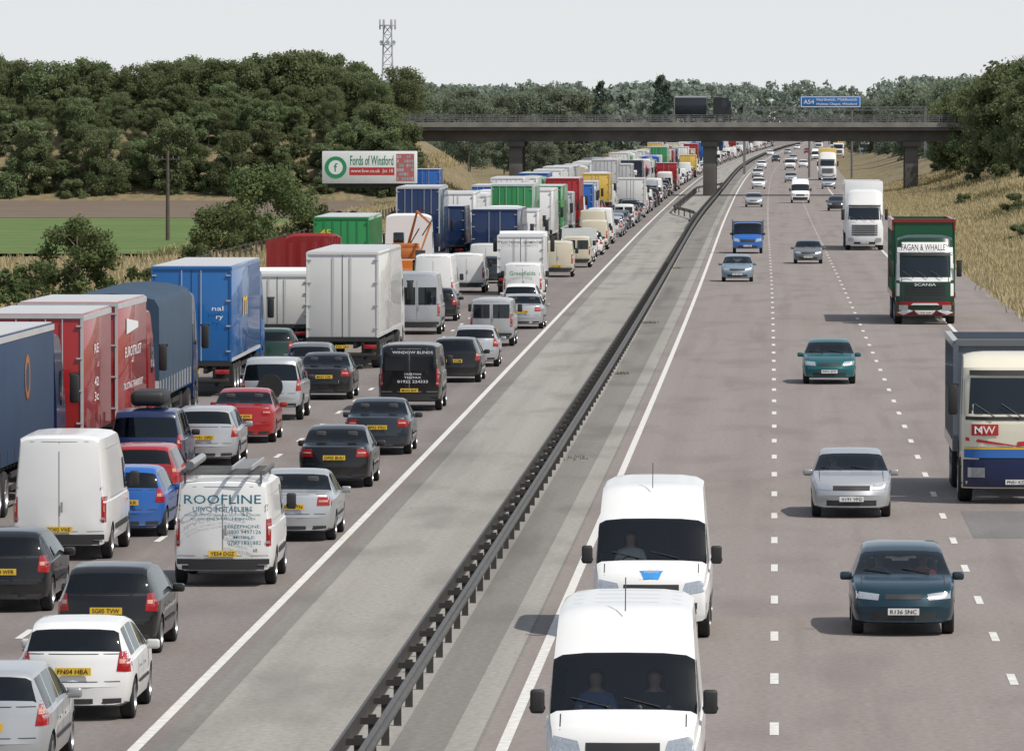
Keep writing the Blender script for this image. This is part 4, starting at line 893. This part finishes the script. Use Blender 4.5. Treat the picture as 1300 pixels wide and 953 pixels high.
def pboard():
    Y=640.; x0,z1=AT(410,192,Y); x1,z0=AT(529,233,Y); L=x1-x0
    r=D.objects.new('advertising_trailer',None); COL.objects.link(r); r.location=((x0+x1)/2,Y,-.5); r['label']='white advertising trailer with dealer lettering parked in field'; r['category']='billboard'
    z0+=.5;z1+=.5
    w_=L/2; mb=MB(); mb.box((-w_,-1.2,z0),(w_,1.2,z1),0,.04); p=obj('trailer_body',mb.mesh('trailer_body',[mat('billboard_white',(.66,.66,.66),.6,0,.05)]),r)
    for x in(-w_+1.5,-w_+2.8,w_-2):
        mb=MB(); mb.lathex([(0,-.15),(.45,-.15),(.45,.15),(0,.15)],20); o=obj('wheel',mb.mesh('wheel',[RUB]),r,(x,-1,.45)); o.rotation_euler=(0,0,math.pi/2)
    mb=MB(); mb.box((-w_+.5,-.9,z0-.4),(w_-.5,.9,z0-.002)); obj('chassis',mb.mesh('chassis',[CHAS]),r)
    hh=z1-z0
    mb=MB(); mb.cyl((0,-.01,0),(0,.01,0),hh*.34,n=32); o=obj('logo_disc',mb.mesh('logo_disc',[TGR]),r,(-w_+hh*.42,-1.215,z0+hh*.5))
    mb=MB(); mb.cyl((0,-.01,0),(0,.01,0),hh*.22,n=32); obj('logo_ring',mb.mesh('logo_ring',[TWH]),o,(0,-.014,0)); text(o,'f',(0,-.03,0),'rear',hh*.12,hh*.26,TGR)
    text(p,'Fords of Winsford',(.03*L,-1.215,z0+hh*.72),'rear',L*.46,hh*.3,TGR)
    mb=MB(); mb.box((-L*.21,-1.21,z0+hh*.26),(L*.27,-1.203,z0+hh*.5)); obj('web_band',mb.mesh('web_band',[TRD],smooth=False),p)
    text(p,'www.fow.co.uk  Jct 18',(.03*L,-1.22,z0+hh*.38),'rear',L*.45,hh*.14,TWH)
    mb=MB(); cols=[mat('ad_pink',(.4,.12,.12),.6),mat('ad_grey',(.3,.3,.32),.6),mat('ad_light',(.4,.38,.38),.6)]
    mb.box((w_-.21*L,-1.208,z0+hh*.08),(w_-.02*L,-1.203,z0+hh*.92),0)
    for i in range(7):
        for j in range(6):
            if random.random()<.6: mb.box((w_-.205*L+i*.026*L,-1.212,z0+hh*(.11+j*.135)),(w_-.205*L+i*.026*L+.02*L,-1.2085,z0+hh*(.2+j*.135)),random.choice([1,1,2]))
    obj('picture_panel',mb.mesh('picture_panel',cols,smooth=False),p)
pboard()
X,_=AT(540,220,644); inst(truck('box',Lt=6.8,Ht=4.3,rigid=True,cabtop=3.2),X,644,'lorry','blue box lorry parked beside advertising trailer',p1='blue',p2='blue',detail=False,z=-.2)
fn=D.objects.new('field_fence',None); COL.objects.link(fn); fn['label']='low wooden post and wire fence beside dry verge'; fn['category']='fence'
mbp=MB(); mbp.box((-.06,-.06,-.3),(.06,.06,1.2)); fpm=mbp.mesh('post',[mat('pole_wood',(.09,.07,.055),.9,0,.3,3)],smooth=False); mb=MB()
for i in range(70):
    Y=400+i*5; X=XE(Y)-24; obj('post',fpm,fn,(X,Y,gz(X,Y)))
    X2=XE(Y+5)-24; z=gz(X,Y)
    for hz_ in(.5,.8,1.1): mb.cyl((X,Y,z+hz_),(X2,Y+5,gz(X2,Y+5)+hz_),.012,n=4)
obj('wire',mb.mesh('wire',[STL]),fn)
def excavator(X,Y,z):
    OR=mat('digger_orange',(.42,.14,.03),.6,0,.2,2); r=D.objects.new('excavator',None); COL.objects.link(r); r.location=(X,Y,z); r.scale=(.62,.62,.66); r['label']='orange tracked excavator carried on a low loader'; r['category']='excavator'
    for s in(1,-1):
        mb=MB(); pr=[(-1.7,.25),(-1.5,.02),(1.5,.02),(1.7,.25),(1.7,.55),(1.5,.8),(-1.5,.8),(-1.7,.55)]; mb.prism(pr,[(s*.85-.25,1),(s*.85+.25,1)]); obj('track',mb.mesh('track',[RUB],20),r)
    mb=MB(); mb.box((-1.1,-1.8,.9),(1.1,1.2,1.8),0,.12); mb.box((-1.1,-1.8,1.7),(1.1,-.6,2.1),0,.1); obj('house',mb.mesh('house',[OR]),r)
    mb=MB(); mb.box((-1.05,-.4,1.7),(-.2,1.1,2.9),0,.08); obj('cab',mb.mesh('cab',[GLO]),r)
    def arm(n,p,q,t0,t1): mb=MB(); mb.cyl(p,q,t0,t1,4); mb.cyl((p[0]+.14,p[1],p[2]+.3),(q[0]+.14,(p[1]+q[1])/2,(p[2]+q[2])/2+.2),.05,n=8,m=1); obj(n,mb.mesh(n,[OR,CHAS]),r)
    arm('boom',(.0,.8,1.5),(.9,-.2,4.5),.17,.12); arm('boom',(.9,-.2,4.5),(2.1,-2.6,3.6),.13,.1); arm('stick',(2.1,-2.6,3.6),(1.3,-3.2,1.4),.11,.08)
    mb=MB(); mb.prism([(-3.6,.7),(-3.1,.5),(-2.7,.9),(-2.9,1.5),(-3.3,1.6)],[(.9,1),(1.7,1)]); obj('bucket',mb.mesh('bucket',[DARK],20),r)
# ================= placement
QG='vehicles queueing on the motorway'; FG='vehicles flowing on the clear carriageway'
def P(k,px,py,name,label,p1='white',p2='white',onc=False,plate=None,detail=True,X=None,Y=None):
    if X is None: X,Y=G(px,py)
    f=SR if onc else XE; head=-math.atan2(f(Y+10)-f(Y),10)
    if not onc and Y<500: head+=random.uniform(-.012,.012)
    return inst(k,X,Y,name,label,onc,p1,p2,detail,FG if onc else QG,head,plate=plate)
occ={1:[],2:[],3:[]}
v1=P(K_vanH,0,0,'van','white high roof panel van with roof aerial','white',onc=True,X=-1.87,Y=87.2)
v2=P(K_vanH,0,0,'van','white high roof panel van with blue bonnet badge','white',onc=True,X=-2.04,Y=117,plate='CU04 KNR')
for v in(v1,v2): mb=MB(); mb.cyl((0,1.0,2.44),(0,.8,2.85),.008,n=5); obj('aerial',mb.mesh('aerial',[DARK]),v)
mb=MB(); patch(mb,K_vanH.bvh,[(-.2,2.38),(.2,2.38),(.12,2.52),(-.12,2.52)],'top',0,4,3,.01,lim=.4); o=obj('bonnet_badge',mb.mesh('bonnet_badge',[mat('badge_blue',(.03,.25,.6),.4)],60),v2); text(v2,'ABAS',(0,2.56,1.14),'front',.24,.05,TWH)
c3=P(K_lag,1147,808,'car','dark teal hatchback with headlamps and white front plate','teal',onc=True,plate='R136 SNC')
c4=P(K_sal,1081,658,'car','silver saloon car with white front plate','silver',onc=True,plate='X191 VFG')
c5=P(K_sal,1053,488,'car','metallic green saloon car with white plate','green',onc=True,plate='R826 JKX')
for v,k,s,l in((v1,K_vanH,'blue','driver in blue shirt seated at the wheel'),(v2,K_vanH,'white','driver in white shirt holding steering wheel'),(c3,K_lag,'dark','driver in dark top seated at the wheel'),(c4,K_sal,'white','driver in pale top seated at the wheel'),(c5,K_sal,'red','driver in red top seated at the wheel')): driver(v,k,s,l)
driver(v1,K_vanH,'dark','passenger in dark jacket sitting in van',True); driver(c3,K_lag,'red','passenger in red top sitting in car',True)
nw=P(K_tip2,1291,640,'lorry','cream and blue tipper lorry with red lettering panel','slate','ivory',onc=True,plate='PN51 KZK')
def cabpatch(root,K,quads,m,name,off=.014):
    for q in quads: obj(name,pm(K.cabbvh,[q],'front',[m],name,nu=12,nv=4,off=off,lim=.4),root)
yf=K_tip2.front
cabpatch(nw,K_tip2,[R(-1.2,1.2,.38,1.0)],PAINT['darkblue'],'bumper_panel',.024)
cabpatch(nw,K_tip2,[R(-1.18,1.18,1.04,1.22)],TBU,'stripe',.034); cabpatch(nw,K_tip2,[R(-1.18,1.18,1.23,1.27)],TYE,'stripe',.038)
cabpatch(nw,K_tip2,[R(-1.18,1.18,1.28,1.8)],PAINT['ivory'],'cab_panel',.03)
cabpatch(nw,K_tip2,[[(-.1,1.3),(.1,1.3),(1.15,1.42),(1.15,1.5)],[(-1.15,1.42),(.0,1.3),(.0,1.4),(-1.15,1.5)]],TRD,'chevron',.044)
cabpatch(nw,K_tip2,[R(.42,1.02,1.54,1.79)],TRD,'logo_panel',.05); text(nw,'MW',(.72,yf+.07,1.665),'front',.46,.17,TWH)
cabpatch(nw,K_tip2,[R(-1.15,1.15,1.88,1.96)],DARK,'cowl_panel',.02)
sc=P(K_tip,1174,412,'lorry','green and white bulk tipper lorry with red bumper','bulkgreen','scaniagreen',onc=True,plate='PO05 KLM'); yf=K_tip.front
cabpatch(sc,K_tip,[R(-1.17,1.17,3.02,3.45)],PAINT['white'],'cab_panel',.03); cabpatch(sc,K_tip,[R(-1.2,-1.07,1.2,3.0),R(1.07,1.2,1.2,3.0),R(-1.07,1.07,1.8,1.98)],PAINT['white'],'cab_panel',.016)
cabpatch(sc,K_tip,[R(-1.2,1.2,.38,.6),R(-1.2,1.2,.8,.96)],PAINT['red'],'bumper_panel',.012)
cabpatch(sc,K_tip,[[(-1.18,.5),(-.9,.4),(-.5,.58),(-.8,.66)],[(.8,.66),(.5,.58),(.9,.4),(1.18,.5)],[(-.3,.42),(.3,.42),(.45,.6),(-.45,.6)],[(-.6,.82),(.6,.82),(.5,.9),(-.5,.9)]],PAINT['white'],'bumper_panel',.03)
text(sc,'FAGAN & WHALLEY',(0,yf-.32,3.24),'front',2.0,.26,BLK); text(sc,'SCANIA',(0,yf+.05,1.68),'front',.9,.12,TWH)
K_arts=truck('box',Ht=4.5,cabtop=4.0)
df=P(K_arts,1097,318,'lorry','tall white articulated lorry with white cab','white','white',onc=True,plate='DK04 ABC')
P(K_arts,1051,229,'lorry','tall white lorry with yellow front panel','yellow','white',onc=True,detail=False)
P(K_art,1098,199,'lorry','grey articulated lorry on the clear carriageway','grey','lightgrey',onc=True,detail=False)
P(K_drop,949,322,'flatbed_truck','blue caged flatbed truck with metal load bed','blue','slate',onc=True,plate='N112 BRA')
P(K_hatch,936,358,'car','silver blue hatchback with white plate','silverblue',onc=True,plate='W214 RLO')
P(K_sal,1026,335,'car','grey green saloon car with white plate','grey',onc=True,plate='V27 PTE')
P(K_vanH,1016,258,'van','white high roof panel van approaching','white',onc=True,detail=False)
for px,py,k,c in((957,263,K_sal,'silver'),(1062,268,K_hatch,'darkgrey'),(963,240,K_hatch,'white'),(1004,232,K_sal,'silver'),(1003,216,K_vanL,'white'),(962,226,K_sal,'lightgrey'),(967,214,K_hatch,'white'),(985,206,K_est,'darkgrey'),(1007,205,K_sal,'silver'),(1020,213,K_hatch,'white'),(1036,204,K_vanH,'white'),(978,198,K_sal,'white'),(1000,196,K_hatch,'silver'),(1025,195,K_sal,'red'),(1065,200,K_rig,'yellow'),(1060,193,K_art,'white'),(1085,190,K_vanH,'white'),(1012,190,K_sal,'white'),(1040,190,K_art,'white'),(1052,240,K_est,'silver'),(1133,191,K_art,'white'),(1120,194,K_vanL,'white'),(1145,192,K_sal,'silver')):
    P(k,px,py,'lorry' if k.cat=='lorry' else k.cat,'%s %s driving on the clear carriageway'%(c,k.cat),c,'white',onc=True,detail=False)
def Q(lane,k,px,py,name,label,p1='white',p2='white',plate=None,X=None,Y=None,detail=True):
    o=P(k,px,py,name,label,p1,p2,False,plate,detail,X,Y); yy=G(px,py)[1] if Y is None else Y; occ[lane].append((yy,yy+k.front-k.rear)); return o
Q(3,K_hatch,0,0,'car','white hatchback waiting in queue','white',X=-10.8,Y=82,plate='FE52 KLO')
Q(3,K_est,0,0,'car','silver estate car waiting in the queue','silver',X=-10.3,Y=91.5,plate='YS03 GHT')
Q(3,K_hatch,92,916,'car','white hatchback with tall red tail lights','white',plate='FN04 HBA')
Q(3,K_hatch,136,832,'car','black hatchback with red brake lights','black',plate='SG05 TVW')
rv=Q(3,K_vanL,281,745,'van','white installer van with roof rack and teal lettering','white',plate='YE54 DGZ')
Q(3,K_sal,370,688,'car','silver saloon car with yellow plate','silver',plate='YB03 ZTN')
Q(3,K_sal,424,620,'car','black saloon car with yellow plate','black',plate='DF05 BUU')
Q(3,K_sal,478,578,'car','dark blue-grey saloon car','gunmetal',plate='BF02 FXU')
bv=Q(3,K_vanL,519,522,'van','black panel van with white lettering on doors','black',plate='MX02 BVF')
Q(3,K_est,577,486,'car','black estate car in the queue','black',plate='P188 KOM'); Q(3,K_hatch,602,466,'car','silver hatchback','silver',plate='LR51 WCE'); Q(3,K_mpvw,624,440,'van','silver small van with rear windows','silver',plate='MD02 VNA')
Q(3,K_sal,663,418,'car','silver saloon with red lights','silver',plate='KV53 HJE'); Q(3,K_hatch,661,402,'car','white hatchback','white',plate='W5 HTR')
gv=Q(3,K_vanL,663,388,'van','white van with green lettering on doors','white',plate='NK52 LSD')
eb=Q(3,K_rigs,661,375,'lorry','white box lorry with grey lettering','white','white')
Q(3,K_vanL,706,352,'van','cream panel van','cream',plate='R77 OSK')
ry=K_vanL.rear-.02
for s,x,z,a,b,m in(('ROOFLINE',0,1.62,1.42,.17,TBL),('UPVC INSTALLERS',0,1.44,1.1,.09,TBL),('FASCIAS - SOFFITS - GUTTERING - DRY RIDGE SYSTEMS - CANOPIES',0,1.33,1.4,.04,TBL),('ALL ROOFING WORK UNDERTAKEN',0,1.26,1.2,.045,TBL),('FREEPHONE:',.4,1.12,.6,.06,TBL),('0800 9497126',.4,1.02,.62,.075,TBL),('MOBILE:',.4,.92,.4,.055,TBL),('0780 1831882',.4,.82,.62,.075,TBL),('68',.6,.68,.08,.07,BLK)):
    text(rv,s,(x,ry-.015,z),'rear',a,b,m)
mb=MB()
for x in(-.75,.75): mb.box((x-.03,-2.3,2.1),(x+.03,.6,2.15))
for i in range(6): mb.box((-.78,-2.3+i*.55,2.06),(.78,-2.25+i*.55,2.1))
for x in(-.7,.7):
    for i in(0,5): mb.box((x-.02,-2.3+i*.55,1.9),(x+.02,-2.25+i*.55,2.1))
obj('roof_rack',mb.mesh('roof_rack',[STL]),rv)
mb=MB(); mb.cyl((-.6,-2.4,2.24),(-.6,.8,2.24),.08,n=12); obj('pipe_carrier',mb.mesh('pipe_carrier',[PAINT['grey']]),rv)
mb=MB()
for x in(.2,.55): mb.box((x-.02,-2.6,2.17),(x+.02,.9,2.24))
for i in range(12): mb.box((.2,-2.5+i*.28,2.19),(.55,-2.47+i*.28,2.22))
obj('ladder',mb.mesh('ladder',[mat('aluminium_ladder',(.45,.45,.45),.4,.5)],smooth=False),rv)
by=K_vanL.rear-.02
for s,z,a,b in(('WINDOW BLINDS',1.74,1.2,.08),('CREATION',1.1,.5,.05),('TEL/FAX',1.0,.5,.06),('01922 224333',.88,.9,.08)): text(bv,s,(.1,by-.015,z),'rear',a,b,TWH)
for a,b in((-.72,-.06),(.06,.72)): mb=MB(); mb.box((a,by-.012,1.2),(b,by-.004,1.62)); obj('rear_window',mb.mesh('rear_window',[GLO]),bv)
text(gv,'Greenfields',(0,ry-.015,1.5),'rear',1.2,.2,TGR); text(eb,'ELECTRONIC GARMENTS',(0,-.06,2.6),'rear',1.9,.13,BLK)
# lane 2
Q(2,K_hatch,2,778,'car','black hatchback beside white van','black',plate='DG04 WFR')
Q(2,K_spr,74,712,'van','large white panel van with plain rear doors','white',plate='PO02 VXE')
Q(2,K_small,160,682,'car','small blue hatchback in the queue','blue',plate='Y418 EKR'); Q(2,K_est,176,650,'car','red estate car','red',plate='S522 HBB')
rb=Q(2,K_suv,183,617,'car','dark blue four wheel drive with black roof box','darkblue',plate='T73 XNA')
mb=MB(); mb.box((-.4,-1.5,1.85),(.4,.5,2.2),0,.12,3); obj('roof_box',mb.mesh('roof_box',[DARK]),rb)
Q(2,K_est,257,592,'car','silver estate car beside lorries','silver',plate='FV51 OPD'); Q(2,K_sal,306,563,'car','red saloon car','red',plate='P214 JDK')
sv=Q(2,K_suv,343,534,'car','silver four wheel drive with spare wheel on tailgate','silver',plate='LG52 RXV')
mb=MB(); mb.cyl((0,-2.42,.98),(0,-2.24,.98),.36,.36,24); obj('spare_wheel',mb.mesh('spare_wheel',[RUB]),sv)
Q(2,K_sal,411,508,'car','black saloon car behind white lorry','black',plate='MA53 VOK'); Q(2,K_hatch,392,492,'car','grey hatchback','grey',plate='M45 TRB')
Q(2,K_art,0,0,'lorry','white articulated box lorry with plain rear doors','offwhite','white',X=-14.9,Y=244,plate='PX51 AKU')
Q(2,K_vanHw,528,425,'van','silver van with dark rear windows','silver'); Q(2,K_hatch,555,408,'car','black hatchback','black'); Q(2,K_vanH,550,393,'van','white high roof van','white'); Q(2,K_vanL,592,372,'van','white panel van','white')
# lane 1
gt=Q(1,K_cur,0,0,'lorry','dark blue curtain sided lorry with orange logo','trailgrey','darkblue',X=-17.9,Y=148.5)
r1=Q(1,K_drag,0,0,'lorry_trailer','red curtain sided drawbar trailer with white lettering','red',X=-17.6,Y=167.2)
r2=Q(1,K_wag,0,0,'lorry','red curtain sided lorry with white lettering','red','red',X=-17.6,Y=176)
Q(1,K_tarp,0,0,'lorry','dark blue canvas covered lorry','tarp','navy',X=-17.75,Y=189.5)
bt=Q(1,K_art,0,0,'lorry','bright blue box lorry with white roof edge','trailblue','trailblue',X=-18.1,Y=219.5,plate='X702 JVO')
Q(1,K_hatch,342,470,'car','dark green hatchback','darkgreen'); Q(1,K_rigs,352,450,'lorry','small white box lorry','offwhite','white')
Q(1,K_flat,0,0,'lorry','open flatbed lorry with upright red stakes','maroon','maroon',X=-19.6,Y=290)
ct=Q(1,K_cont,0,0,'lorry','green container lorry with yellow numerals','trailgreen','white',X=-19.6,Y=320)
Q(1,K_bed,0,0,'lorry','low loader lorry carrying an excavator','orange','white',X=-18.8,Y=352); excavator(-18.6,357.5,1.0)
Q(1,K_tall,0,0,'lorry','tall dark blue curtain sided lorry','navy','navy',X=-20.4,Y=405)
Q(1,K_rig,0,0,'lorry','dark blue box lorry in the queue','navy','navy',X=-19.9,Y=426); Q(1,K_art,0,0,'lorry','white articulated lorry in the queue','white','white',X=-20,Y=441,detail=False)
wd=1.262
mb=MB(); mb.cyl((wd,8.2,2.9),(wd+.004,8.2,2.9),.5,n=24); obj('logo_disc',mb.mesh('logo_disc',[PAINT['orange']]),gt)
mb=MB(); mb.cyl((wd,8.2,2.9),(wd+.008,8.2,2.9),.32,n=24); obj('logo_ring',mb.mesh('logo_ring',[PAINT['trailgrey']]),gt)
for s,z in(('RE',3.1),('42',2.3),('3c',1.95)): text(r1,s,(wd+.01,3.2,z),'right',1.1,.22,TWH)
text(r2,'EUROTRUST',(wd+.012,3.7,2.75),'right',4.2,.26,TWH); text(r2,'TRUSTING TRANSPORT',(wd+.012,3.7,1.9),'right',5,.17,TWH)
mb=MB(); mb.add([(wd+.012,2,3.2),(wd+.012,5,3.3),(wd+.012,5,3.45),(wd+.012,2,3.6)],[(0,1,2,3)],0); obj('logo_arrow',mb.mesh('logo_arrow',[TWH],smooth=False),r2)
text(bt,'nal',(.82,-.07,2.75),'rear',.36,.14,TWH); text(bt,'ry',(.88,-.07,2.45),'rear',.22,.14,TWH); text(bt,'m',(wd+.01,6,2.7),'right',2.0,.6,TYE)
text(ct,'45',(-.7,-.07,3.5),'rear',.5,.3,TYE)
# fill
cc=['silver','silver','white','black','darkblue','red','grey','black','darkgrey','gunmetal','silver','darkgreen','lightgrey','white']
tc_=['white','offwhite','white','lightgrey','blue','offwhite','red','cream','offwhite','white','navy','white','trailgreen','yellow','white','maroon','lightgrey']
kc=[K_hatch,K_sal,K_est,K_small,K_hatch,K_sal,K_suv]; kv=[K_vanH,K_vanL,K_vanHw,K_mpvw,K_spr]; kt=[K_art,K_cur,K_artl,K_cont,K_tall,K_rig,K_rigs,K_tank,K_art,K_tarp,K_artl,K_rig]
def free(l,a,b): return all(b+1<p or a-1>q for p,q in occ[l])
Q(2,K_rig,655,341,'lorry','white box lorry in the queue','white','white'); Q(3,K_rec,733,334,'flatbed_truck','white recovery flatbed truck','white','white')
for lane,off,Y,pt,pv in((3,-1.95,412,.02,.26),(2,-5.6,372,.36,.3),(1,-9.3,424,.82,.08)):
    n=0
    while Y<2300:
        u=random.random()
        if u<pt: k=random.choice(kt if lane!=3 else [K_rigs,K_rig]); c=random.choice(tc_)
        elif u<pt+pv: k=random.choice(kv); c=random.choice(['white','white','white','silver','cream','white','offwhite'])
        else: k=random.choice(kc); c=random.choice(cc)
        L=k.front-k.rear
        if free(lane,Y,Y+L):
            X=XE(Y)+off+random.uniform(-.3,.3)
            if lane==1: X-=.5
            P(k,0,0,k.cat.replace(' ','_'),'%s %s in the standing queue'%(c,k.cat),c,random.choice(['white','white','red','blue','lightgrey']) if k.cat=='lorry' else c,X=X,Y=Y,detail=(Y<430)); n+=1
            Y+=L+random.uniform(2.5,7)*(1 if Y<1200 else 1.5)
        else: Y+=1.0
    print('lane',lane,n)
for m in PH: D.materials.remove(m)
